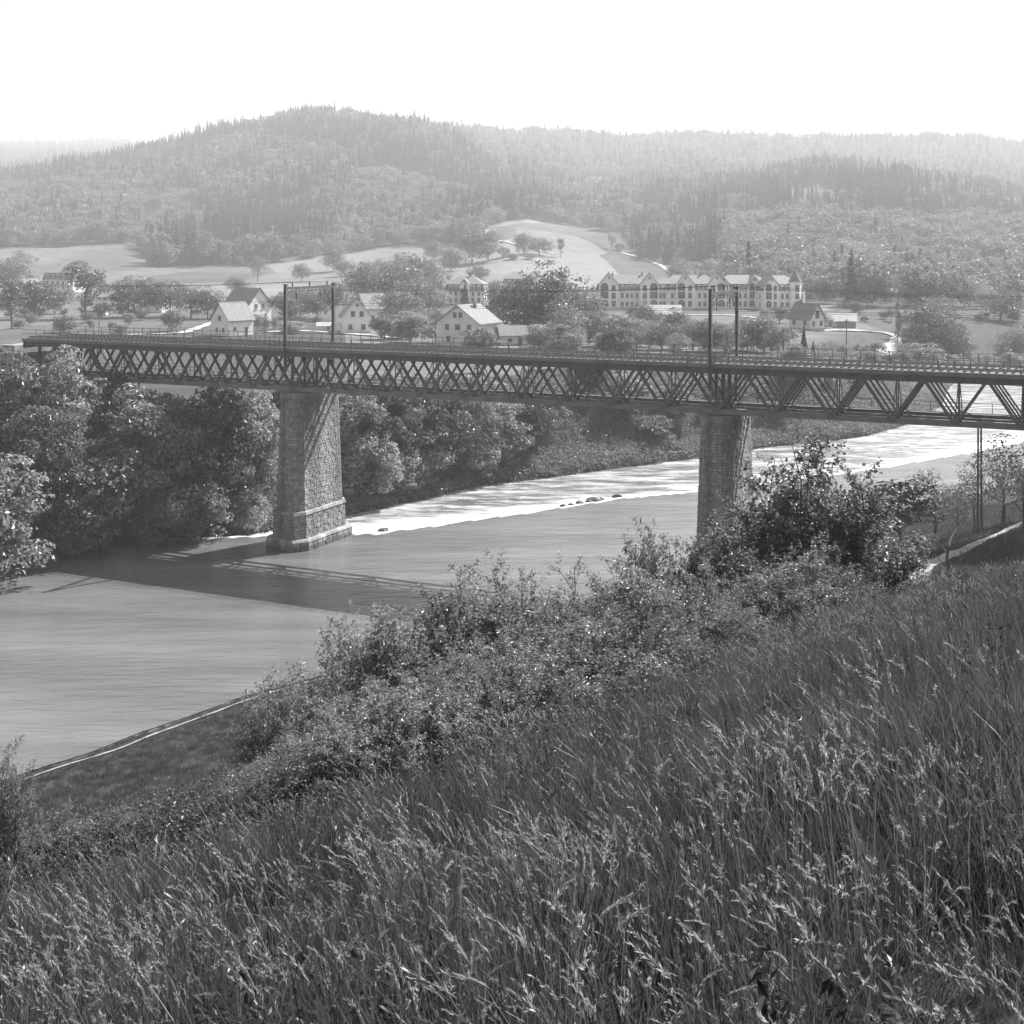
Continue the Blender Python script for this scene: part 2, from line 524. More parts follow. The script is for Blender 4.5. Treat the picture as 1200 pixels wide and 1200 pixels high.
# ---- far ground
fu = np.arange(-900, 2101, 15.0)
fy_ = np.concatenate([np.arange(100, 330, 2.5), np.geomspace(330, 4600, 150)])
FU, FY = np.meshgrid(fu, fy_, indexing='ij')
FX = (FU - CX) / F * FY
P = np.stack([FX, FY, far_h(FX, FY)], -1)
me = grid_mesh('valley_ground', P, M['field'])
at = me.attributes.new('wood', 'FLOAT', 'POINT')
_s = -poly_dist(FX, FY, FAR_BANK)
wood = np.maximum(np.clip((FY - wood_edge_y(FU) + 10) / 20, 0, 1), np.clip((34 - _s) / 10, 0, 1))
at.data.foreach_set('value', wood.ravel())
at = me.attributes.new('meadow', 'FLOAT', 'POINT')
_mw = np.clip((FY - 560) / 90, 0, 1)
_mw = np.where((FU > 940) & (FU < 1060) & (FY < 520) & (FY > 330), .8, _mw)
at.data.foreach_set('value', _mw.ravel())
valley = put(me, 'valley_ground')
tag(valley, kind='structure')

# ---- river
ts = np.arange(-175, 560, 2.0)
tt = np.concatenate([np.arange(-60, 20, 1.5), np.arange(20, 150, .75)])
TS, TT = np.meshgrid(ts, tt, indexing='ij')
cf, sf = math.cos(FLOW), math.sin(FLOW)
RX = -21 + TS * cf - TT * sf
RY = 96 + TS * sf + TT * cf
c = -poly_dist(RX, RY, CREST)
along = TS
drop = np.clip(c / 3.0, 0, 1); drop = drop * drop * (3 - 2 * drop)
rough = np.clip(c / 2, 0, 1) * np.exp(-np.maximum(c, 0) / 30)
RZ = -1.25 * drop + rough * (fbm(along * .12, TT * .8, 4) - .5) * .7 + (fbm(along * .08, TT * .3, 3) - .5) * .06
me = grid_mesh('river', np.stack([RX, RY, RZ], -1), M['water'])
near_wide = np.interp(along, [-40, 20, 60, 95, 120, 150, 200], [13, 13, 6.5, 4, 3.5, 5, 6])
foam = np.where(c > -.6, 1.15 * np.exp(-(np.maximum(c, 0) / near_wide) ** 2) + .27 * np.exp(-np.maximum(c, 0) / 60), 0.0)
fs = poly_dist(RX, RY, FAR_BANK)
foam = np.where((c > 0) & (fs < 5), foam + .25 * np.exp(-np.maximum(fs, 0) / 2), foam)
at = me.attributes.new('foam', 'FLOAT', 'POINT')
at.data.foreach_set('value', np.clip(foam, 0, 1.3).ravel())
river = put(me, 'river')
tag(river, kind='structure')

# ---- ribbons laid on the ground
def ribbon(name, pts, width, hf, mat, dz=.05, step=2.0, parent=None):
    pts = [Vector((p[0], p[1])) for p in pts]
    q = []
    for a, b in zip(pts[:-1], pts[1:]):
        n = max(1, int((b - a).length / step))
        q += [a.lerp(b, i / n) for i in range(n)]
    q.append(pts[-1])
    # smooth the corners
    for _ in range(3):
        q = [q[0]] + [(q[i - 1] + q[i] * 2 + q[i + 1]) / 4 for i in range(1, len(q) - 1)] + [q[-1]]
    Pn = np.zeros((len(q), 5, 3))
    for i, p in enumerate(q):
        d = (q[min(i + 1, len(q) - 1)] - q[max(i - 1, 0)]).normalized()
        nrm = Vector((-d.y, d.x))
        for j in range(5):
            w = p + nrm * (width * (j - 2) / 4 * (.6 + .8 * float(vnoise(p.x * .7, p.y * .7))))
            Pn[i, j] = (w.x, w.y, float(hf(w.x, w.y)) + dz)
    o = put(grid_mesh(name, Pn, mat), name, parent)
    tag(o, kind='structure')
    return o

def gpix(*uv): return [ray_ground(u, v)[:2] for u, v in uv]
ribbon('road', gpix((150, 393), (215, 391), (235, 384), (255, 377)), 3.2, far_h, M['path'], .25)
ribbon('road', gpix((290, 391), (350, 388), (400, 391), (470, 397)), 3.5, far_h, M['path'], .25)
ribbon('road', gpix((1018, 432), (1030, 418), (1046, 405), (1052, 400), (1046, 392), (1010, 388), (960, 388)), 3.0, far_h, M['path'], .3)
ribbon('road', gpix((800, 326), (788, 322), (775, 312), (760, 305), (742, 300), (728, 296)), 3.5, far_h, M['path'], .5)
ribbon('road', gpix((655, 299), (638, 296), (610, 289), (585, 283), (572, 275), (570, 270)), 3.5, far_h, M['path'], .5)
ribbon('road', gpix((770, 370), (800, 370), (850, 369), (893, 374), (880, 379)), 3.0, far_h, M['path'], .25)
ribbon('road', gpix((250, 337), (330, 336), (420, 336)), 4, far_h, M['path'], .3)
# right bank footpath under the bridge
PATH = [(24, 86), (30, 97), (35, 105), (43, 115), (51, 125), (62, 136), (80, 152)]
ribbon('footpath', PATH, 1.2, near_h, M['path'], .08, 1.0)

# ------------------------------------------------------------------ leaf clouds
def leaf_quads(C, N, size, rs, asp=.55, jit=.5):
    """rhombic leaves at C, facing N (jittered), length size"""
    n = len(C)
    N = N + rs.normal(0, jit, (n, 3))
    N /= np.linalg.norm(N, axis=1)[:, None] + 1e-9
    T = np.cross(N, rs.normal(0, 1, (n, 3)))
    T /= np.linalg.norm(T, axis=1)[:, None] + 1e-9
    B = np.cross(N, T)
    s = (size * rs.uniform(.6, 1.35, n))[:, None]
    V = np.empty((n, 4, 3))
    V[:, 0] = C - T * s * .5
    V[:, 1] = C + B * s * asp * .5 + N * s * .08 + T * s * .05
    V[:, 2] = C + T * s * .5 - N * s * .12
    V[:, 3] = C - B * s * asp * .5 + N * s * .08 + T * s * .05
    return V.reshape(-1, 3), np.arange(n * 4).reshape(n, 4)

def crown_mesh(name, seed, h, w, base, n, size, mat, lobes=26, lobe_r=.26, droop=0.0, asp=.6, shape='round'):
    """a crown filling z=base..h, width w, made of leafy lobes with gaps"""
    rs = np.random.default_rng(seed)
    cz, hz = (h + base) / 2, (h - base) / 2
    C = []
    while len(C) < lobes:
        p = rs.uniform(-1, 1, 3)
        r = np.linalg.norm(p)
        if r > 1 or r < .35: continue
        k = 1.0
        if shape == 'tall': k = 1 - .35 * abs(p[2])
        if shape == 'dome' and p[2] < 0: k = 1.1
        C.append((p[0] * w / 2 * .8 * k, p[1] * w / 2 * .8 * k, cz + p[2] * hz * .84))
    C = np.array(C)
    rad = w * lobe_r * rs.uniform(.5, 1.5, lobes)
    wgt = rad ** 2
    k = rs.choice(lobes, n, p=wgt / wgt.sum())
    d = rs.normal(0, 1, (n, 3))
    d[:, 2] = d[:, 2] * .8 + .25
    d /= np.linalg.norm(d, axis=1)[:, None]
    # each lobe is again made of small sprays
    spray = rs.normal(0, 1, (lobes, 22, 3)); spray[:, :, 2] += .3
    spray /= np.linalg.norm(spray, axis=2)[:, :, None]
    q = rs.integers(0, 22, n)
    d2 = spray[k, q] + rs.normal(0, .22, (n, 3))
    d2 /= np.linalg.norm(d2, axis=1)[:, None]
    use = rs.random(n) < .85
    d = np.where(use[:, None], d2, d)
    rr = rad[k] * (.45 + .62 * rs.random(n) ** .5)
    Pn = C[k] + d * rr[:, None] * np.array([1.1, 1.1, .66])
    Pn[:, 2] -= droop * np.linalg.norm(Pn[:, :2], axis=1) ** 2 / w
    Nn = np.where(use[:, None], spray[k, q], d) * .9 + np.array([0, 0, .45])
    mb = MB()
    mb.add(*leaf_quads(Pn, Nn, size, rs, asp, .32))
    return mb.mesh(name, mat), C, rad

def trunk_mesh(name, seed, h, base, r, C, mat, nl=9, lean=.03):
    rs = random.Random(seed)
    mb = MB()
    top = Vector((rs.uniform(-1, 1) * lean * h, rs.uniform(-1, 1) * lean * h, h * .78))
    pts = [Vector((0, 0, -.6))]
    for i in range(1, 7):
        t = i / 6
        pts.append(Vector((top.x * t + rs.uniform(-1, 1) * r * .5, top.y * t + rs.uniform(-1, 1) * r * .5, top.z * t)))
    mb.tube(pts, [r * 1.35] + [r * (1 - .8 * i / 6) for i in range(1, 7)], 7)
    idx = list(range(len(C)))
    rs.shuffle(idx)
    for k in idx[:nl]:
        e = Vector(C[k])
        t0 = min(.95, max(.25, (e.z - h * .18) / (h * .85)))
        i = int(t0 * 6)
        a = pts[min(i, 5)].lerp(pts[min(i + 1, 6)], t0 * 6 - i)
        m = a.lerp(e, .5) + Vector((0, 0, -.04 * h))
        rr = r * (1 - .8 * t0) * .6
        mb.tube([a, m, e], [rr, rr * .65, rr * .2], 5)
    return mb.mesh(name, mat, True)

def conifer_mesh(name, seed, h, w, n, size, mat, base=.08):
    rs = np.random.default_rng(seed)
    nb = 13
    t = rs.random(n) ** .75                                   # 0 at the top
    lay = np.floor(t * nb) / nb + rs.random(n) * 1.0 / nb
    ang = np.floor(rs.random(n) * 9) / 9 * 2 * np.pi + lay * 40 + rs.normal(0, .16, n)
    rr = (lay * w / 2) * (.25 + .8 * rs.random(n) ** .6)
    z = h - lay * h * (1 - base) - rr * .32
    Pn = np.c_[rr * np.cos(ang), rr * np.sin(ang), z]
    Nn = np.c_[np.cos(ang) * .5, np.sin(ang) * .5, np.full(n, .7)]
    mb = MB()
    mb.add(*leaf_quads(Pn, Nn, size, rs, .5, .45))
    return mb.mesh(name, mat)

def shrub_mesh(seed, h, w, nstem, nleaf, size, asp=.45):
    """many-stemmed shrub: stems, twigs, leaves along the twigs"""
    rs = np.random.default_rng(seed)
    stems = MB()
    LP, LN = [], []
    twigs = []
    for i in range(nstem):
        a = rs.uniform(0, 2 * np.pi)
        out = w / 2 * rs.random() ** .6
        hh = h * rs.uniform(.55, 1.0) * (1 - .45 * (out / (w / 2)) ** 2)
        e = np.array([out * math.cos(a), out * math.sin(a), hh])
        b = np.array([e[0] * .18, e[1] * .18, -.3])
        pts = []
        for j in range(6):
            t = j / 5
            p = b + (e - b) * t
            p[2] = b[2] + (hh - b[2]) * (t ** .85)
            p[:2] += rs.normal(0, .03 * h * t, 2)
            pts.append(p)
        r0 = .012 * h * rs.uniform(.5, 1)
        stems.tube(pts, [r0 * (1 - .85 * j / 5) for j in range(6)], 4)
        for k in range(15):
            t = rs.uniform(.22, 1.0)
            j = min(4, int(t * 5))
            p = pts[j] + (pts[j + 1] - pts[j]) * (t * 5 - j)
            L = h * rs.uniform(.06, .17)
            dr = rs.normal(0, 1, 3)
            dr[2] = abs(dr[2]) * .7 + .35
            dr[:2] += e[:2] / (w / 2) * .7
            dr /= np.linalg.norm(dr)
            twigs.append((p, p + dr * L))
    tw0 = np.array([t[0] for t in twigs]); tw1 = np.array([t[1] for t in twigs])
    for a, b in twigs[::3]:
        stems.tube([a, b], [.0035 * h * .5, .001 * h], 3)
    k = rs.integers(0, len(twigs), nleaf)
    t = rs.random(nleaf)[:, None] ** .7
    Pn = tw0[k] + (tw1[k] - tw0[k]) * t * 1.05 + rs.normal(0, .013 * h, (nleaf, 3))
    Nn = np.tile([0, 0, .9], (nleaf, 1)) + (Pn - np.array([0, 0, h * .4])) / h * .6
    mb = MB()
    mb.add(*leaf_quads(Pn, Nn, size, rs, asp, .6))
    return stems.mesh('stems', M['bark'], True), mb.mesh('foliage', M['leaf_near'])

# ---- tree kinds (unit meshes, scaled by their Empty)
def broadleaf(seed, h, w, base, n, size, mat, trunk_r, **kw):
    cm, C, rad = crown_mesh('crown', seed, h, w, base, n, size, mat, **kw)
    return trunk_mesh('trunk', seed, h, base, trunk_r, C, M['bark']), cm

BANK = [broadleaf(101 + i, 20, 13 + i % 2 * 1.5, 1.5 + (i % 3), 13000 - 2500 * (i % 3), .5 + .07 * (i % 3), M[('leaf_bank', 'leaf_village', 'leaf_bank', 'leaf_near')[i]], .35, lobes=80, lobe_r=.125) for i in range(4)]
BUSHY = [broadleaf(131 + i, 10, 9.5, .4, 6500, .42, M['leaf_bank'], .18, lobes=55, lobe_r=.13, shape='dome') for i in range(3)]
ROUND = [broadleaf(151 + i, 10, 9.6 + i * .5, .3, 3400, .5, M['leaf_village'], .2, lobes=24, lobe_r=.22) for i in range(4)]
PALE = [broadleaf(171 + i, 10, 9.8, .2, 3400, .46, M['leaf_light'], .18, lobes=24, lobe_r=.22) for i in range(2)]
OPEN = [broadleaf(181 + i, 10, 8.6, 2.2, 2200, .4, M['leaf_village'], .2, lobes=20, lobe_r=.17) for i in range(2)]
SLIM = [broadleaf(191 + i, 10, 3.6, 1.0, 1100, .42, M['leaf_village'], .14, lobes=20, lobe_r=.26, shape='tall') for i in range(2)]
FRUIT = [broadleaf(201 + i, 5, 4.6, 1.5, 1900, .17, M['leaf_near'], .11, lobes=16, lobe_r=.2) for i in range(3)]
def spruce_pair(seed):
    mb = MB(); mb.tube([(0, 0, -.4), (0, 0, 5), (0, 0, 9.6)], [.16, .1, .02], 6)
    return mb.mesh('trunk', M['bark'], True), conifer_mesh('crown', seed, 10, 4.4, 1800, .5, M['needle'])
SPRUCE = [spruce_pair(211), spruce_pair(212)]

def tree(name, kind, loc, h, unit_h, label, rz=None, wide=1.0, group=None, cat='tree', parts=('trunk', 'crown')):
    s = h / unit_h
    o = empty(name, loc, random.uniform(0, 6.28) if rz is None else rz, (s * wide, s * wide, s))
    a = put(kind[0], parts[0], o)
    b = put(kind[1], parts[1], o)
    tag(o, label, cat, group)
    return o

# ------------------------------------------------------------------ woods far off: one mass each, trees scattered by geometry nodes
def proto_collection(name, meshes):
    c = bpy.data.collections.new(name)                       # not linked to the scene: only a store for the scatter
    for i, m in enumerate(meshes):
        c.objects.link(bpy.data.objects.new('%s_%02d' % (name, i), m))
    return c

def scatter(name, pts, rot, scl, idx, coll, label=None, cat=None):
    me = bpy.data.meshes.new(name)
    me.vertices.add(len(pts))
    me.vertices.foreach_set('co', np.asarray(pts, float).ravel())
    a = me.attributes.new('rot', 'FLOAT_VECTOR', 'POINT'); a.data.foreach_set('vector', np.asarray(rot, float).ravel())
    a = me.attributes.new('scl', 'FLOAT_VECTOR', 'POINT'); a.data.foreach_set('vector', np.asarray(scl, float).ravel())
    a = me.attributes.new('idx', 'INT', 'POINT'); a.data.foreach_set('value', np.asarray(idx, np.int32))
    o = put(me, name)
    ng = bpy.data.node_groups.new(name + '_scatter', 'GeometryNodeTree')
    ng.interface.new_socket('Geometry', in_out='INPUT', socket_type='NodeSocketGeometry')
    ng.interface.new_socket('Geometry', in_out='OUTPUT', socket_type='NodeSocketGeometry')
    gi = ng.nodes.new('NodeGroupInput'); go = ng.nodes.new('NodeGroupOutput')
    iop = ng.nodes.new('GeometryNodeInstanceOnPoints')
    ci = ng.nodes.new('GeometryNodeCollectionInfo')
    ci.inputs['Collection'].default_value = coll
    ci.inputs['Separate Children'].default_value = True
    ci.inputs['Reset Children'].default_value = True
    def attr(nm, dt):
        n = ng.nodes.new('GeometryNodeInputNamedAttribute'); n.data_type = dt
        n.inputs['Name'].default_value = nm
        return n.outputs['Attribute']
    ng.links.new(gi.outputs[0], iop.inputs['Points'])
    ng.links.new(ci.outputs[0], iop.inputs['Instance'])
    iop.inputs['Pick Instance'].default_value = True
    ng.links.new(attr('idx', 'INT'), iop.inputs['Instance Index'])
    ng.links.new(attr('rot', 'FLOAT_VECTOR'), iop.inputs['Rotation'])
    ng.links.new(attr('scl', 'FLOAT_VECTOR'), iop.inputs['Scale'])
    ng.links.new(iop.outputs[0], go.inputs[0])
    md = o.modifiers.new('scatter', 'NODES')
    md.node_group = ng
    tag(o, label, cat, kind='stuff')
    return o

def forest():
    dec = [crown_mesh('wood_crown', 300 + i, 18, 11, 1.5, 420, 1.5, M['leaf_forest'], lobes=14, lobe_r=.26)[0] for i in range(4)]
    decl = [crown_mesh('wood_crown_pale', 310 + i, 17, 11, 1.5, 420, 1.4, M['leaf_light'], lobes=14, lobe_r=.26)[0] for i in range(2)]
    con = [conifer_mesh('wood_spruce', 320 + i, 22, 7.5, 330, 1.7, M['needle'], .05) for i in range(3)]
    coll = proto_collection('wood_tree_store', dec + decl + con)
    rs = np.random.default_rng(5)
    n = 260000
    Y = np.sqrt(rs.uniform(480 ** 2, 4500 ** 2, n))
    u = rs.uniform(-220, 1420, n)
    X = (u - CX) / F * Y
    # keep probability: area element ~ Y, thin out with distance
    area = 1640 / F * (4500 ** 2 - 480 ** 2) / 2 / n          # m2 per candidate
    want = np.interp(Y, [500, 900, 1500, 2200, 3000, 4500], [62, 58, 62, 100, 200, 420])
    keep = (rs.random(n) < area / want) & (Y > wood_edge_y(u) + rs.normal(0, 6, n)) & ~((fbm(X * .01 + 7, Y * .004 + 3, 3) > .75) & (Y > 1100))
    X, Y, u = X[keep], Y[keep], u[keep]
    Z = far_h(X, Y)
    # leave out trees standing deep in dead ground behind a crest
    ang = (Z + 26 - CZ) / Y
    ub = np.clip(((u + 220) / 8).astype(int), 0, 205)
    order = np.argsort(Y)
    best = np.full(206, -9.0)
    ok = np.zeros(len(Y), bool)
    for i in order:
        b = ub[i]
        if ang[i] + 12 / Y[i] >= best[b]: ok[i] = True
        g = (Z[i] - CZ) / Y[i]
        if g > best[b]: best[b] = g
    X, Y, Z, u = X[ok], Y[ok], Z[ok], u[ok]
    v = HZ + (CZ - Z) / Y * F
    # mostly spruce on the slopes, broadleaf along the foot and in patches
    e = Y - wood_edge_y(u)
    pdec = np.clip(.12 + 1.0 * np.exp(-e / 40) * (u < 740) + 2.6 * (fbm(X * .008, Y * .008, 3) - .46), .04, .95)
    pdec = np.where((u > 845) & (v > 268), .97, pdec)
    pdec = np.where((u < 170) & (v > 225), np.maximum(pdec, .75), pdec)
    pdec = np.where((u > 560) & (Y > 1750), np.maximum(pdec, .6), pdec)
    r = rs.random(len(Y))
    isd = r < pdec
    pale = (rs.random(len(Y)) < .22) & isd
    idx = np.where(isd, np.where(pale, rs.integers(4, 6, len(Y)), rs.integers(0, 4, len(Y))), rs.integers(6, 9, len(Y)))
    # the scatter reads the store in name order: 00.. is the order above
    stand = np.clip(.62 + .9 * (fbm(X * .011 + 50, Y * .011, 2) - .12), .6, 1.25)
    s = rs.uniform(.6, 1.2, len(Y)) * stand * np.where(isd, 1.05, .95) * np.interp(Y, [500, 1500, 2600, 4500], [1.05, 1.05, 1.25, 1.6])
    sc3 = np.c_[s * rs.uniform(.85, 1.15, len(s)), s * rs.uniform(.85, 1.15, len(s)), s]
    rot = np.c_[np.zeros(len(s)), np.zeros(len(s)), rs.uniform(0, 6.28, len(s))]
    pts = np.c_[X, Y, Z - .5]
    left = (u < 565) & (Y < 2350)
    knoll = (u >= 565) & (Y < 1700)
    ridge = ~(left | knoll)
    for nm, mk, lb in (('hill_forest', left, 'dark mixed forest covering the high rounded hill'),
                       ('knoll_forest', knoll, 'mixed forest on the low wooded knoll behind the row of villas'),
                       ('ridge_forest', ridge, 'pale hazy forest along the most distant ridges')):
        scatter(nm, pts[mk], rot[mk], sc3[mk], idx[mk], coll, lb, 'forest')
    print('forest trees', len(Y))
forest()

# ------------------------------------------------------------------ the bridge
PX, PZ = -25.75, 148.0                                        # near truss over the first pier
DX, DY = 5.1403, -2.3939
PAN = math.hypot(DX, DY)
BANG = math.atan2(DY, DX)
WB = 7.6                                                      # distance between the two trusses
N0, N1 = -7, 18
def bl(x, y, z=0.0):                                          # bridge coordinates -> world
    c, s = math.cos(BANG), math.sin(BANG)
    return (PX + x * c - y * s, PZ + x * s + y * c, z)

def build_bridge():
    o = empty('railway_bridge', (PX, PZ, 0), BANG)
    tag(o, 'long dark steel lattice truss railway bridge crossing the river on stone piers', 'bridge')
    ZB, ZTp, ZD = 18.25, 22.95, 23.42
    xa, xb = N0 * PAN - 2.4, N1 * PAN + .6
    L, cx = xb - xa, (xa + xb) / 2
    # diagonals: two shared shapes
    zb, zt = ZB + .35, ZTp - .45
    half = PAN / 2
    def diag(sg, wd):
        mb = MB()
        a, b = Vector((sg * .12, 0, zb)), Vector((sg * (half - .12), 0, zt))
        for yy in (-.14, .14):
            mb.bar(a + Vector((0, yy, 0)), b + Vector((0, yy, 0)), wd, .06)
        # lacing between the two flats
        for k in range(9):
            p = a.lerp(b, (k + .5) / 9)
            q = a.lerp(b, (k + 1.3) / 9)
            mb.bar(p + Vector((0, -.1, 0)), q + Vector((0, .1, 0)), .09, .03)
        return mb.mesh('diagonal', M['steel'])
    dme = {1: diag(1, .27), -1: diag(-1, .27)}
    dmi = {1: diag(1, .15), -1: diag(-1, .15)}
    gus = MB().box((0, 0, 0), (.7, .42, .42)).mesh('gusset_plate', M['steel'])
    post = MB()
    for xx in (-.12, .12): post.box((xx, 0, (zb + zt) / 2), (.05, .26, zt - zb))
    post.box((0, 0, (zb + zt) / 2), (.2, .04, zt - zb))
    post = post.mesh('frame_post', M['steel'])
    thin = MB().box((0, 0, (zb + zt) / 2), (.1, .1, zt - zb)).mesh('frame_post', M['steel'])
    for y in (0.0, WB / 3, WB * 2 / 3, WB):
        mb = MB()
        mb.box((cx, y, ZTp - .02), (L, .5, .06)); mb.box((cx, y - .17, ZTp - .36), (L, .05, .62)); mb.box((cx, y + .17, ZTp - .36), (L, .05, .62))
        mb.build('top_chord', M['steel'], o)
        mb = MB()
        hb = .40 if y in (0.0, WB) else .18
        mb.box((cx, y, ZB + .03), (L, .46 if y in (0.0, WB) else .3, .06)); mb.box((cx, y - .12, ZB + .06 + hb / 2), (L, .05, hb)); mb.box((cx, y + .12, ZB + .06 + hb / 2), (L, .05, hb))
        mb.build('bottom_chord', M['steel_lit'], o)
        for n in range(N0, N1 + 1):
            for sg in (1, -1):
                if (n == N0 and sg < 0) or (n == N1 and sg > 0): continue
                put((dme if y == 0 else dmi)[sg], 'diagonal', o, (n * PAN, y, 0))
            put(gus, 'gusset_plate', o, (n * PAN, y, zb + .05))
            if n < N1: put(gus, 'gusset_plate', o, (n * PAN + half, y, zt - .05))
        for n in (N0, 0, 9, N1):
            put(post, 'bearing_post', o, (n * PAN, y, 0))
    for n in range(N0, N1 + 1):
        x = n * PAN
        for y in (WB * .42, WB * .58): put(thin, 'frame_post', o, (x, y, 0))
        MB().box((x, WB / 2, ZB + .24), (.24, WB - .4, .28)).build('cross_beam', M['steel'], o)
        MB().box((x, WB / 2, ZTp - .3), (.3, WB - .4, .5)).build('cross_beam', M['steel'], o)
        if n < N1:
            MB().box((x + half, WB / 2, ZTp - .3), (.25, WB - .4, .45)).build('cross_beam', M['steel'], o)
            sg = 1 if n % 2 else -1
            MB().bar((x, WB / 2 - sg * (WB / 2 - .3), ZB + .15), (x + PAN, WB / 2 + sg * (WB / 2 - .3), ZB + .15), .16, .1, (0, 0, 1)).build('wind_brace', M['steel'], o)
        # knee braces of the cross frame
        mb = MB()
        mb.bar((x, .3, zb + .1), (x, WB * .42, zt - .3), .08, .08, (1, 0, 0))
        mb.build('sway_brace', M['steel'], o)
        MB().bar((x, WB - .3, zb + .1), (x, WB * .58, zt - .3), .08, .08, (1, 0, 0)).build('sway_brace', M['steel'], o)
    # stringers and deck
    for y in (1.25, 3.8, 6.35):
        MB().box((cx, y, ZTp - .35), (L, .22, .6)).build('stringer', M['steel'], o)
    MB().box((cx, WB / 2, ZTp + .2), (L, WB + 1.1, .26)).build('deck', M['deck'], o)
    for y in (-.62, WB + .62):
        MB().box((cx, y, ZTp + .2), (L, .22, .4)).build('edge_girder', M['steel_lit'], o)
    sl = MB()
    for y in (1.3, 6.3):
        for k in range(int(L / .7)):
            sl.box((xa + .4 + k * .7, y, ZTp + .41), (.24, 2.5, .16))
    tag(sl.build('sleepers', M['timber'], o), kind='stuff')
    for y in (.58, 2.02, 5.58, 7.02):
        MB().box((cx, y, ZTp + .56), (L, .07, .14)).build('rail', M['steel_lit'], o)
    # hand railings: posts every quarter panel, two rails
    pm = MB().box((0, 0, .55), (.075, .075, 1.1)).mesh('railing_post', M['steel'])
    for y in (-.62, WB + .62):
        for k in range((N1 - N0) * 4 + 1):
            put(pm, 'railing_post', o, (N0 * PAN + k * PAN / 4, y, ZD + .02))
        for z in (.55, 1.05):
            MB().box((cx, y, ZD + z), (L, .05, .05)).build('hand_rail', M['steel'], o)
    # inspection walkway along the foot of the far truss
    MB().box((cx, WB - 1.2, ZB + .46), (L, .7, .06)).build('walkway', M['timber'], o)
    wp = MB().box((0, 0, .5), (.06, .06, 1.0)).mesh('walkway_post', M['steel'])
    for k in range((N1 - N0) * 2 + 1):
        put(wp, 'walkway_post', o, (N0 * PAN + k * PAN / 2, WB - 1.75, ZB + .62))
    for z in (.55, 1.0):
        MB().box((cx, WB - 1.75, ZB + .62 + z), (L, .05, .05)).build('walkway_rail', M['steel'], o)
    # bearings on the piers
    for n in (0, 9):
        for y in (0.0, WB):
            MB().box((n * PAN, y, ZB - .13), (1.0, .7, .26)).build('bearing', M['steel'], o)
    # closed plate at the left end
    MB().box((xa - .12, WB / 2, ZTp - .3), (.2, WB + .6, 1.2)).build('end_plate', M['steel'], o)
    return o
bridge = build_bridge()

def octo(cx, cy, hx, hy, ch):
    return [(cx - hx + ch, cy - hy), (cx + hx - ch, cy - hy), (cx + hx, cy - hy + ch * 1.25), (cx + hx, cy + hy - ch * 1.25),
            (cx + hx - ch, cy + hy), (cx - hx + ch, cy + hy), (cx - hx, cy + hy - ch * 1.25), (cx - hx, cy - hy + ch * 1.25)]

def masonry(seed, rings, ch_lo=.24, ch_hi=.38, wmin=.3, wmax=.85):
    """rings: list of (z, ring) from bottom to top; stones laid course by course on the sloping faces"""
    rs = random.Random(seed)
    mb = MB()
    for (z0, r0), (z1, r1) in zip(rings[:-1], rings[1:]):
        z = z0
        while z < z1 - .15:
            h = min(rs.uniform(ch_lo, ch_hi), z1 - z)
            if z1 - z - h < .25: h = z1 - z
            ta, tb = (z - z0) / (z1 - z0), (z + h - z0) / (z1 - z0)
            A = [Vector((r0[i][0] + (r1[i][0] - r0[i][0]) * ta, r0[i][1] + (r1[i][1] - r0[i][1]) * ta, z + .015)) for i in range(8)]
            B = [Vector((r0[i][0] + (r1[i][0] - r0[i][0]) * tb, r0[i][1] + (r1[i][1] - r0[i][1]) * tb, z + h - .015)) for i in range(8)]
            for i in range(8):
                a0, a1, b0, b1 = A[i], A[(i + 1) % 8], B[i], B[(i + 1) % 8]
                L = (a1 - a0).length
                nrm = Vector(((a1 - a0).y, -(a1 - a0).x, 0)).normalized()
                x = 0.0
                while x < L - .05:
                    w = min(rs.uniform(wmin, wmax), L - x)
                    if L - x - w < .3: w = L - x
                    g = .018
                    p, q = (x + g) / L, (x + w - g) / L
                    out = nrm * rs.uniform(.01, .09)
                    inn = nrm * -.2
                    bv = min(.05, h * .12)
                    c0, c1, d0, d1 = a0.lerp(a1, p), a0.lerp(a1, q), b0.lerp(b1, p), b0.lerp(b1, q)
                    mid = (c0 + c1 + d0 + d1) / 4
                    v = [c0 + inn, c1 + inn, d1 + inn, d0 + inn]
                    v += [k + (mid - k).normalized() * bv + out for k in (c0, c1, d1, d0)]
                    mb.add([tuple(k) for k in v], [(4, 5, 6, 7), (0, 1, 5, 4), (1, 2, 6, 5), (2, 3, 7, 6), (3, 0, 4, 7)])
                    x += w
            z += h
    return mb

def prism(mb, z0, r0, z1, r1):
    v = [(x, y, z0) for x, y in r0] + [(x, y, z1) for x, y in r1]
    n = len(r0)
    mb.add(v, [(i, (i + 1) % n, n + (i + 1) % n, n + i) for i in range(n)])
    mb.add(v, [tuple(range(n, 2 * n))])
    return mb

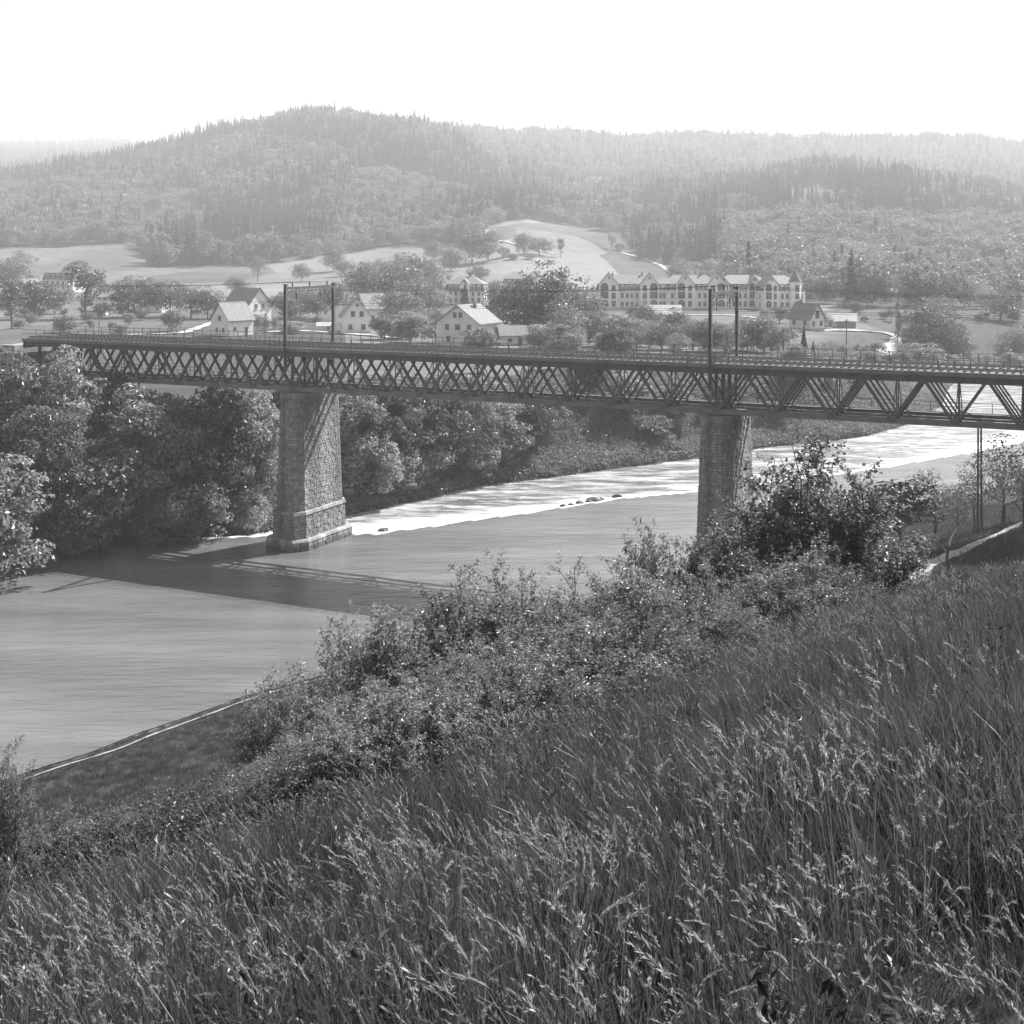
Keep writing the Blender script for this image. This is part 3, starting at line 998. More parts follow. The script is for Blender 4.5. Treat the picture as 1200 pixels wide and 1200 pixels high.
def build_pier(k, zbase, label, seed):
    loc = bl(k * PAN, 0)
    o = empty('bridge_pier', (loc[0], loc[1], zbase), BANG)
    tag(o, label, 'bridge pier', 'stone piers of the railway bridge')
    cy_ = 3.6
    top = octo(0, cy_, 1.55, 4.7, .75)
    led = octo(0, cy_, 1.95, 5.1, .85)
    plt = octo(0, cy_, 2.2, 5.35, .95)
    plb = octo(0, cy_, 2.3, 5.45, .95)
    ft = octo(0, cy_, 2.9, 6.1, 1.2)
    fb = octo(0, cy_, 3.0, 6.2, 1.2)
    z = lambda q: q - zbase
    shr = lambda r: [(x * .985, cy_ + (y - cy_) * .992) for x, y in r]
    mb = MB(); prism(mb, z(4.2), shr(led), z(18.0), shr(top)); mb.build('core', M['mortar'], o)
    tag(masonry(seed, [(z(4.2), led), (z(17.6), top)]).build('shaft_stones', M['stone'], o), kind='stuff')
    mb = MB(); prism(mb, z(17.55), octo(0, cy_, 1.62, 4.8, .75), z(18.05), octo(0, cy_, 1.62, 4.8, .75)); mb.build('capstone', M['stone'], o)
    mb = MB(); prism(mb, z(4.0), octo(0, cy_, 2.35, 5.5, .95), z(4.35), octo(0, cy_, 2.25, 5.4, .95)); mb.build('ledge', M['stone'], o)
    mb = MB(); prism(mb, z(1.2), shr(plb), z(4.0), shr(plt)); mb.build('plinth_core', M['mortar'], o)
    tag(masonry(seed + 1, [(z(1.2), plb), (z(4.0), plt)]).build('plinth_stones', M['stone'], o), kind='stuff')
    mb = MB(); prism(mb, z(-3), fb, z(1.0), shr(ft)); mb.build('footing_core', M['mortar'], o)
    tag(masonry(seed + 2, [(z(-.6), fb), (z(1.1), ft)], .5, .65, .8, 1.6).build('footing_stones', M['stone'], o), kind='stuff')
    mb = MB(); prism(mb, z(1.0), octo(0, cy_, 3.0, 6.15, 1.2), z(1.24), octo(0, cy_, 2.85, 6.0, 1.2)); mb.build('footing_cap', M['stone'], o)
    return o
build_pier(0, 0.0, 'tall tapering stone pier standing in the river with a stepped footing', 41)
build_pier(9, 0.0, 'stone pier half hidden behind the leafy shrubs on the near bank', 57)

def build_abutment(k, sgn, label, hf):
    x = k * PAN + sgn * 3.2
    loc = bl(x, WB / 2)
    zb = min(float(hf(*bl(x + a, WB / 2 + b)[:2])) for a in (-3, 3) for b in (-6, 6)) - .6
    o = empty('bridge_abutment', (loc[0], loc[1], zb), BANG)
    tag(o, label, 'abutment', 'stone abutments of the railway bridge')
    T = 18.0 - zb
    mb = MB(); mb.box((0, 0, T / 2), (5.4, WB + 2.4, T)); mb.build('core', M['mortar'], o)
    r = octo(0, 0, 2.75, WB / 2 + 1.25, .1)
    tag(masonry(70 + k, [(0, r), (T, r)]).build('stones', M['stone'], o), kind='stuff')
    MB().box((sgn * 1.4, 0, T + 2.2), (2.6, WB + 2.4, 4.4)).build('back_wall', M['stone'], o)
    return o
build_abutment(N0, -1, 'stone abutment under the left end of the bridge behind the big trees', far_h)
build_abutment(N1, 1, 'stone abutment at the right end of the bridge on the hillside', near_h)

# overhead line portals
def portal(n, label):
    loc = bl(n * PAN - .35, 0)
    o = empty('catenary_portal', (loc[0], loc[1], 20.6), BANG)
    tag(o, label, 'mast', 'overhead line portals on the bridge')
    ya, yb, T = -.95, 9.2, 10.1
    for y, zt in ((ya, T), (yb, T)):
        mb = MB()
        for sx in (-1, 1): mb.box((sx * .13, y, zt / 2), (.06, .3, zt))
        mb.box((0, y, zt / 2), (.22, .05, zt))
        p = mb.build('post', M['steel'], o)
        MB().box((0, y, zt + .06), (.42, .42, .1)).build('post_cap', M['steel'], p)
        MB().box((0, y + (.35 if y < 0 else -.7), 1.2), (.3, .7 if y < 0 else 1.4, .25)).build('bracket', M['steel'], p)
    mb = MB()
    mb.box((0, (ya + yb) / 2, T - .35), (.3, yb - ya, .3)); mb.box((0, (ya + yb) / 2, T - .75), (.16, yb - ya, .12))
    for k in range(12):
        y = ya + (k + .5) * (yb - ya) / 12
        mb.bar((0, y - .35, T - .75), (0, y + .35, T - .4), .05, .05, (1, 0, 0))
    mb.build('cross_beam', M['trim'], o)
    MB().bar((0, yb - .1, T - 2.4), (0, yb - 2.2, T - .75), .12, .12, (1, 0, 0)).build('knee_brace', M['steel'], o)
    MB().bar((0, ya + .1, T - 1.5), (0, ya + 1.0, T - .75), .1, .1, (1, 0, 0)).build('knee_brace', M['steel'], o)
    for y in (1.3, 6.3):
        mb = MB()
        mb.tube([(0, y, T - .75), (0, y, T - 2.1)], .05, 6)
        for k in range(3): mb.tube([(0, y, T - 1.0 - k * .22), (0, y, T - 1.12 - k * .22)], .13, 8)
        mb.bar((0, y, T - 2.0), (0, y + .9, T - 2.25), .06, .06, (1, 0, 0))
        mb.build('insulator', M['insulator'], o)
    for y in (ya + 1.4, 4.0, yb - 1.4):
        mb = MB(); mb.tube([(0, y, T - .25), (0, y, T + .35)], [.1, .07], 6)
        mb.build('top_insulator', M['insulator'], o)
    return o
portal(0, 'dark overhead line portal above the river pier on the left')
portal(9, 'dark overhead line portal above the shrub covered pier on the right')

def wire(name, pts, sag, r, label, cat='wire', group=None):
    mb = MB()
    for a, b in zip(pts[:-1], pts[1:]):
        a, b = Vector(a), Vector(b)
        n = 14
        q = []
        for i in range(n + 1):
            t = i / n
            p = a.lerp(b, t); p.z -= sag * 4 * t * (1 - t); q.append(p)
        mb.tube(q, r, 4)
    o = mb.build(name, M['wire'])
    return tag(o, label, cat, group)
for y, zz, lb in ((1.3, 28.55, 'near'), (6.3, 28.55, 'far')):
    wire('contact_wire', [bl(-13 * PAN, y, zz), bl(-.06 * PAN, y, zz), bl(8.94 * PAN, y, zz), bl(20 * PAN, y, zz)], .25, .016, 'thin contact wire over the %s track of the bridge' % lb)
for y, lb in ((-.95 + 1.4, 'near side'), (4.0, 'middle'), (8.35, 'far side')):
    wire('feeder_wire', [bl(-13 * PAN, y, 31.0), bl(-.06 * PAN, y, 31.05), bl(8.94 * PAN, y, 31.05), bl(20 * PAN, y, 31.0)], .9, .014, 'thin sagging feeder wire on the %s of the portal tops' % lb)

# ------------------------------------------------------------------ houses
_wm = {}
def win_meshes(w, h, arch):
    key = (round(w, 2), round(h, 2), arch)
    if key not in _wm:
        # outline in the wall plane (x, z), y is outwards = -y
        if arch:
            out = [(-w / 2, 0), (w / 2, 0), (w / 2, h - w / 2)] + [(w / 2 * math.cos(a), h - w / 2 + w / 2 * math.sin(a)) for a in np.linspace(0, math.pi, 9)[1:-1]] + [(-w / 2, h - w / 2)]
        else:
            out = [(-w / 2, 0), (w / 2, 0), (w / 2, h), (-w / 2, h)]
        def slab(o, y0, y1):
            mb = MB(); n = len(o)
            v = [(x, y0, z) for x, z in o] + [(x, y1, z) for x, z in o]
            mb.add(v, [tuple(range(n, 2 * n))])
            mb.add(v, [(i, n + i, n + (i + 1) % n, (i + 1) % n) for i in range(n)])
            return mb
        g = .12
        big = [(x * (1 + 2 * g / w), (z - h / 2) * (1 + 2 * g / h) + h / 2) for x, z in out]
        fm = slab(big, .0, -.07)
        fm.box((0, -.06, -g - .05), (w + .5, .3, .1))
        pm = slab(out, -.05, -.10)
        bars = MB(); bars.box((0, -.11, h / 2), (.07, .03, h)); bars.box((0, -.112, h * .6), (w, .03, .06))
        _wm[key] = (fm.mesh('window', M['frame']), pm.mesh('pane', M['pane']), bars.mesh('glazing_bars', M['frame']))
    return _wm[key]

def window(parent, face, dims, a, z, w, h, arch=False, off=0.0):
    """face f/b/l/r of a box w x d; a = coordinate along the face"""
    W, D = dims
    fm, pm, bm = win_meshes(w, h, arch)
    loc, rz = {'f': ((a, -D / 2 - off, z), 0), 'b': ((-a, D / 2 + off, z), math.pi),
               'l': ((-W / 2 - off, -a, z), -math.pi / 2), 'r': ((W / 2 + off, a, z), math.pi / 2)}[face]
    o = put(fm, 'window', parent, loc); o.rotation_euler = (0, 0, rz)
    p = put(pm, 'pane', o)
    put(bm, 'glazing_bars', o)
    return o

def chimney(parent, x, y, z, h=1.6):
    mb = MB(); mb.box((x, y, z + h / 2 - .8), (.7, .7, h + .8)); mb.box((x, y, z + h + .05), (.9, .9, .16))
    return mb.build('chimney', M['chimney'], parent)

def gable_roof(mb, W, D, z, rise, axis, ov=.5, t=.18):
    """two sloping slabs; axis = direction of the ridge"""
    a, b = (W / 2, D / 2) if axis == 'x' else (D / 2, W / 2)
    sl = rise / b
    for sg in (-1, 1):
        v = []
        for zz in (0, t):
            for p, q in ((-a - ov, 0), (a + ov, 0), (a + ov, 1), (-a - ov, 1)):
                yy = sg * (b + ov) * q
                hz = z + rise - sl * (b + ov) * q + zz
                v.append((p, yy, hz) if axis == 'x' else (-yy, p, hz))
        f = [(0, 1, 2, 3), (7, 6, 5, 4), (0, 4, 5, 1), (1, 5, 6, 2), (2, 6, 7, 3), (3, 7, 4, 0)]
        mb.add(v, f)
    return mb

def gable_wall(W, D, h, rise, axis):
    mb = MB()
    x, y = W / 2, D / 2
    if axis == 'x':
        v = [(-x, -y, 0), (x, -y, 0), (x, y, 0), (-x, y, 0), (-x, -y, h), (x, -y, h), (x, y, h), (-x, y, h), (-x, 0, h + rise), (x, 0, h + rise)]
        mb.add(v, [(0, 1, 5, 4), (2, 3, 7, 6)]); mb.add(v, [(3, 0, 4, 8, 7), (1, 2, 6, 9, 5)])
    else:
        v = [(-x, -y, 0), (x, -y, 0), (x, y, 0), (-x, y, 0), (-x, -y, h), (x, -y, h), (x, y, h), (-x, y, h), (0, -y, h + rise), (0, y, h + rise)]
        mb.add(v, [(3, 0, 4, 7), (1, 2, 6, 5)]); mb.add(v, [(0, 1, 5, 8, 4), (2, 3, 7, 9, 6)])
    return mb

def hip_roof(mb, W, D, z, rise, ridge, ov=.5):
    x, y = W / 2 + ov, D / 2 + ov
    v = [(-x, -y, z), (x, -y, z), (x, y, z), (-x, y, z), (-ridge / 2, 0, z + rise), (ridge / 2, 0, z + rise)]
    mb.add(v, [(0, 1, 5, 4), (2, 3, 4, 5)]); mb.add(v, [(1, 2, 5), (3, 0, 4)]); mb.add(v, [(0, 3, 2, 1)])
    return mb

def mansard(mb, W, D, z, h, inset, ov=.3):
    x, y = W / 2 + ov, D / 2 + ov
    a, b = x - inset, y - inset
    v = [(-x, -y, z), (x, -y, z), (x, y, z), (-x, y, z), (-a, -b, z + h), (a, -b, z + h), (a, b, z + h), (-a, b, z + h)]
    mb.add(v, [(0, 1, 5, 4), (1, 2, 6, 5), (2, 3, 7, 6), (3, 0, 4, 7), (0, 3, 2, 1), (4, 5, 6, 7)])
    return mb

def house(name, u, v, wpx, W, D, h, rise, axis, rz, wall, roof, label, wins=(), door=None, chims=((.2, 0),), cat='house', group=None, depth=None):
    X, Y, Z = ray_ground(u, v)
    s = 1.0 if wpx is None else wpx / (W * F / Y)
    o = empty(name, (X, Y, Z), rz, s)
    tag(o, label, cat, group)
    gable_wall(W, D, h, rise, axis).build('wall', M[wall], o)
    MB().box((0, 0, -.6), (W + .15, D + .15, 1.5)).build('foundation', M['grey_wall'], o)
    rf = gable_roof(MB(), W, D, h, rise, axis).build('roof', M[roof], o)
    for cx_, cy_ in chims: chimney(rf, cx_ * W, cy_ * D, h + rise * (1 - abs(cy_ if axis == 'x' else cx_) * 2))
    for w in wins: window(o, w[0], (W, D), *w[1:])
    if door:
        f, a = door
        mb = MB(); mb.box((0, -.05, 1.05 + .15), (1.0, .1, 2.1))
        d = mb.build('door', M['door'], o)
        d.location = {'f': (a, -D / 2, 0), 'r': (W / 2, a, 0), 'l': (-W / 2, -a, 0)}[f]
        d.rotation_euler = (0, 0, {'f': 0, 'r': math.pi / 2, 'l': -math.pi / 2}[f])
    return o

# left group
house('house', 272, 393, None, 8.5, 7.5, 4.6, 4.4, 'x', R(52), 'white_wall', 'roof_light', 'white house with a pale steep roof standing nearest the bridge on the left',
      [('l', -1.2, 1.1, .8, 1.1), ('l', 1.5, 1.1, .8, 1.1), ('l', 0, 4.2, 1.1, 1.3), ('f', -2.2, 1.3, .8, 1.1)], ('f', 1.8), ())
house('house', 290, 378, None, 11, 10, 5.6, 5.2, 'x', R(-35), 'white_wall', 'roof_mid', 'taller white house with a grey roof directly behind the pale roofed one',
      [('r', -1.5, 4.7, .9, 1.3), ('r', 1.5, 4.7, .9, 1.3), ('r', -2.5, 1.5, .9, 1.3), ('r', 2.5, 1.5, .9, 1.3), ('f', -2.5, 1.5, .9, 1.3), ('f', 2.5, 1.5, .9, 1.3)], None, ((.15, .1),))
house('house', 416, 389, None, 8.0, 10, 4.8, 4.8, 'y', R(12), 'white_wall', 'roof_light', 'white gabled house facing the bridge with two rows of windows',
      [('f', -1.7, 1.0, 1.0, 1.3), ('f', 1.9, 1.0, 1.0, 1.3), ('f', -1.0, 4.6, 1.0, 1.4), ('f', 1.4, 4.6, 1.0, 1.4), ('f', .2, 7.4, .6, .7), ('l', -2, 1.2, .9, 1.3), ('l', 2, 1.2, .9, 1.3)], None, ((.15, .2),))
house('house', 435, 379, None, 8.0, 7.5, 5.0, 4.2, 'x', R(38), 'white_wall', 'roof_light', 'white house with a bright roof half hidden behind the gabled house',
      [('l', -1.4, 5.2, .8, 1.1), ('l', 1.4, 5.2, .8, 1.1), ('f', -1.6, 1.4, .9, 1.2), ('f', 2.0, 1.4, .9, 1.2)], None, ((0, .1),))
house('shed', 382, 388, None, 4.6, 3.0, 1.6, .8, 'x', R(8), 'white_wall', 'metal_roof', 'small low white shed beside the right post of the left portal', [('f', .6, .6, .6, .6)], None, (), 'shed')
house('farmhouse', 549, 404, None, 10.5, 12, 5.6, 4.2, 'x', R(62), 'cream_wall', 'roof_light', 'big farmhouse with a broad pale roof just behind the middle of the bridge',
      [('l', -2.6, 1.0, 1.0, 1.4), ('l', 2.6, 1.0, 1.0, 1.4), ('l', 0, 3.9, 1.3, 1.3), ('l', -3, 3.9, 1.0, 1.3), ('l', 3.2, 3.9, 1.0, 1.3), ('l', -.8, 6.9, .9, 1.2), ('l', .8, 6.9, .9, 1.2),
       ('f', -2.5, 1.2, 1, 1.3), ('f', 2.5, 1.2, 1, 1.3)], ('f', 0), ((.1, -.1),))
house('shed', 600, 404, None, 6.5, 5, 2.6, 2.0, 'x', R(12), 'cream_wall', 'roof_light', 'low outbuilding with a pale roof right of the big farmhouse', [('f', -1, .9, .8, .8)], ('f', 1.5), (), 'shed')
house('house', 132, 362, None, 11, 9, 5.0, 4.0, 'x', R(20), 'white_wall', 'roof_light', 'white house with bright roof glimpsed between the trees on the far left',
      [('f', -3, 1.2, 1, 1.3), ('f', 0, 1.2, 1, 1.3), ('f', 3, 1.2, 1, 1.3), ('f', -3, 3.6, 1, 1.2), ('f', 3, 3.6, 1, 1.2)], None, ((.2, .1),))
house('shed', 113, 370, None, 7, 4, 2.0, 1.2, 'x', R(5), 'white_wall', 'roof_mid', 'low white shed below the trees on the far left', [('f', -1.5, .7, .7, .8)], ('f', 1.5), (), 'shed')
house('house', 186, 366, None, 7, 6, 3.2, 2.6, 'x', R(-20), 'white_wall', 'roof_mid', 'small white cottage showing between the orchard trees left of the houses', [('f', 1.5, 1, .9, 1.1)], None, ())
house('house', 945, 385, None, 6.2, 8.0, 3.3, 4.0, 'y', R(38), 'cream_wall', 'roof_mid', 'half timbered gabled house below the right end of the villas',
      [('f', -1.8, .9, 1.0, 1.4), ('f', 1.7, .9, 1.0, 1.4), ('f', 0, 3.2, 1.6, 2.3, True), ('l', -2, 1.2, 1, 1.4), ('l', 2, 1.2, 1, 1.4)], None, ((0, .25), (.2, -.1)))
house('shed', 987, 384, None, 8, 6, 2.2, 2.0, 'x', R(-15), 'grey_wall', 'metal_roof', 'open shed with a bright sheet roof in the meadow right of the villas', [('f', -2, .7, .8, .8)], None, (), 'shed')
house('barn', 777, 376, None, 11, 8, 2.4, 2.6, 'x', R(-6), 'cream_wall', 'metal_roof', 'low barn with a bright white roof in front of the villas', [('f', -3, .7, .8, .8)], ('f', 2), (), 'barn')
house('house', 812, 330, None, 11, 9, 5.5, 4.5, 'y', R(10), 'cream_wall', 'roof_light', 'pale gabled house alone among the trees above the villas', [('f', -2, 1.5, 1, 1.4), ('f', 2, 1.5, 1, 1.4), ('f', 0, 5, 1, 1.4)], None, ())

def mansard_villa(u, v, W, D, h, mh, rz, label, gables=(), cols=(), rows=(1.0, 4.2), light='roof_light', chims=((-.25, 0), (.2, 0)), dormer=True, tower=None, wall='white_wall', wscale=1.0, extra=()):
    X, Y, Z = ray_ground(u, v)
    o = empty('villa', (X, Y, Z), rz)
    tag(o, label, 'villa')
    MB().box((0, 0, (h - 2) / 2), (W, D, h + 2)).build('wall', M[wall], o)
    MB().box((0, 0, h - .05), (W + .7, D + .7, .3)).build('cornice', M[wall], o)
    mansard(MB(), W, D, h + .15, mh, .9).build('mansard', M['roof_dark'], o)
    rise = 3.4
    rf = hip_roof(MB(), W - 1.4, D - 1.4, h + .15 + mh, rise, max(1.0, W - D * 1.0)).build('roof', M[light], o)
    for cx_, cy_ in chims: chimney(rf, cx_ * W, cy_ * D, h + mh + rise * .75, 2.0)
    for a in cols:
        for z in rows: window(o, 'f', (W, D), a, z, 1.0 * wscale, 1.7)
        if dormer: 
            d = MB().box((a, -D / 2 + .25, h + mh * .5), (1.3, 1.1, mh * .75)).build('dormer', M[wall], o)
            p = window(d, 'f', (0, 0), 0, 0, .8, mh * .5); p.location = (a, -D / 2 - .3, h + mh * .22)
    for sd in ('l', 'r'):
        for a in (-D * .25, D * .25):
            for z in rows: window(o, sd, (W, D), a, z, 1.0, 1.7)
    for gx_, gw, side in gables:
        gh = h + mh * .95
        gd = 1.6
        g = MB()
        y0, y1 = -D / 2 - gd, -D / 2 + 3.0
        x0, x1 = gx_ - gw / 2, gx_ + gw / 2
        rise_g = gw * .6
        vv = [(x0, y0, -1), (x1, y0, -1), (x1, y0, gh), (gx_, y0, gh + rise_g), (x0, y0, gh), (x0, y1, -1), (x1, y1, -1), (x1, y1, gh), (gx_, y1, gh + rise_g), (x0, y1, gh)]
        g.add(vv, [(0, 1, 2, 3, 4)]); g.add(vv, [(5, 0, 4, 9), (1, 6, 7, 2)])
        gp = g.build('gable_bay', M[wall], o)
        r = MB()
        ov = .45
        for sg in (-1, 1):
            sl = rise_g / (gw / 2)
            q = []
            for zz in (.03, .22):
                for t, yy in ((0, y0 - ov), (1, y0 - ov), (1, y1 + 3.5), (0, y1 + 3.5)):
                    q.append((gx_ + sg * (gw / 2 + ov) * t, yy, gh + rise_g - sl * (gw / 2 + ov) * t + zz))
            r.add(q, [(0, 1, 2, 3), (7, 6, 5, 4), (0, 4, 5, 1), (1, 5, 6, 2), (2, 6, 7, 3), (3, 7, 4, 0)])
        r.build('gable_roof', M['roof_mid'], gp)
        # arched loggias in one column, sash windows in the other
        ax, bx = gx_ - side * gw * .22, gx_ + side * gw * .24
        for q, z in enumerate((.9, 4.0, 7.0)):
            if z + 2.4 > gh + rise_g * .45: continue
            for xx, w_, hh, ar in ((ax, gw * .38, 2.5 if q < 2 else 2.9, q == 2 or q == 0), (bx, gw * .19, 2.1, q == 2)):
                p = window(gp, 'f', (0, 0), 0, 0, w_, hh, ar)
                p.location = (xx, y0, z)
        p = window(gp, 'f', (0, 0), 0, 0, .6, .7); p.location = (gx_, y0, gh + rise_g * .52)
    if tower:
        tx, tw, th = tower
        t = MB()
        ring = [(tx + tw / 2 * math.cos(a + math.pi / 8), -D / 2 - .4 + tw / 2 * math.sin(a + math.pi / 8)) for a in np.arange(8) * math.pi / 4]
        prism(t, -1, ring, th, ring)
        tp = t.build('tower', M[wall], o)
        c_ = MB()
        big = [(tx + (x - tx) * 1.15, -D / 2 - .4 + (y + D / 2 + .4) * 1.15) for x, y in ring]
        vv = [(x, y, th) for x, y in big] + [(tx, -D / 2 - .4, th + tw * 1.0)]
        c_.add(vv, [(i, (i + 1) % 8, 8) for i in range(8)])
        c_.build('spire', M['roof_dark'], tp)
        for z in (1, 4, 7):
            p = window(tp, 'f', (0, 0), 0, 0, tw * .34, 2.2, z == 4); p.location = (tx, -D / 2 - .4 - tw / 2 * math.cos(math.pi / 8), z)
    return o

mansard_villa(737, 361, 25.5, 12, 6.9, 2.5, R(-3), 'white mansard villa at the left end of the row, with two arched gables', gables=((-8.0, 7.6, 1), (7.6, 7.4, -1)), cols=(-2.8, -.9, .9, 2.8, 12))
mansard_villa(806, 361, 25.5, 12, 6.9, 2.5, R(-3), 'second white villa from the left in the row, left of the right portal', gables=((-1.5, 7.2, 1), (10.6, 7.2, -1)), cols=(-9.5, -6.5, 4.0, 6.0))
mansard_villa(868, 361, 24, 12, 6.9, 2.5, R(6), 'third white villa in the row, seen behind the right portal', gables=((3.4, 5.2, 1), (-9, 5, 1)), cols=(-4.5, -2, 0, 8, 10))
mansard_villa(912, 362, 17, 12, 6.9, 2.5, R(10), 'white villa with a pointed corner tower at the right end of the row', gables=((-5.6, 5.6, 1),), cols=(-.8, 1.2, 6.8), tower=(4.2, 4.6, 10.5), chims=((-.2, 0),))
mansard_villa(547, 356, 16.5, 11, 5.4, 2.8, R(-8), 'square white villa with a dark mansard band above the big farmhouse', gables=((.2, 4.2, 1),), cols=(-6, -3.6, 3.6, 6), rows=(.9, 3.6), chims=((.1, 0),))
mansard_villa(607, 346, 14, 10, 5.2, 2.6, R(5), 'villa with pale hipped roof mostly hidden behind the large grove', cols=(-4.5, -1.5, 1.5, 4.5), rows=(.9, 3.4), chims=((.15, 0),))
mansard_villa(76, 342, 17, 12, 6.2, 3.4, R(-14), 'large villa with a tall mansard roof behind the trees on the far left', cols=(-6, -3, 0, 3, 6), rows=(1.0, 3.8), chims=((-.22, .1), (.2, .1)), wall='cream_wall')

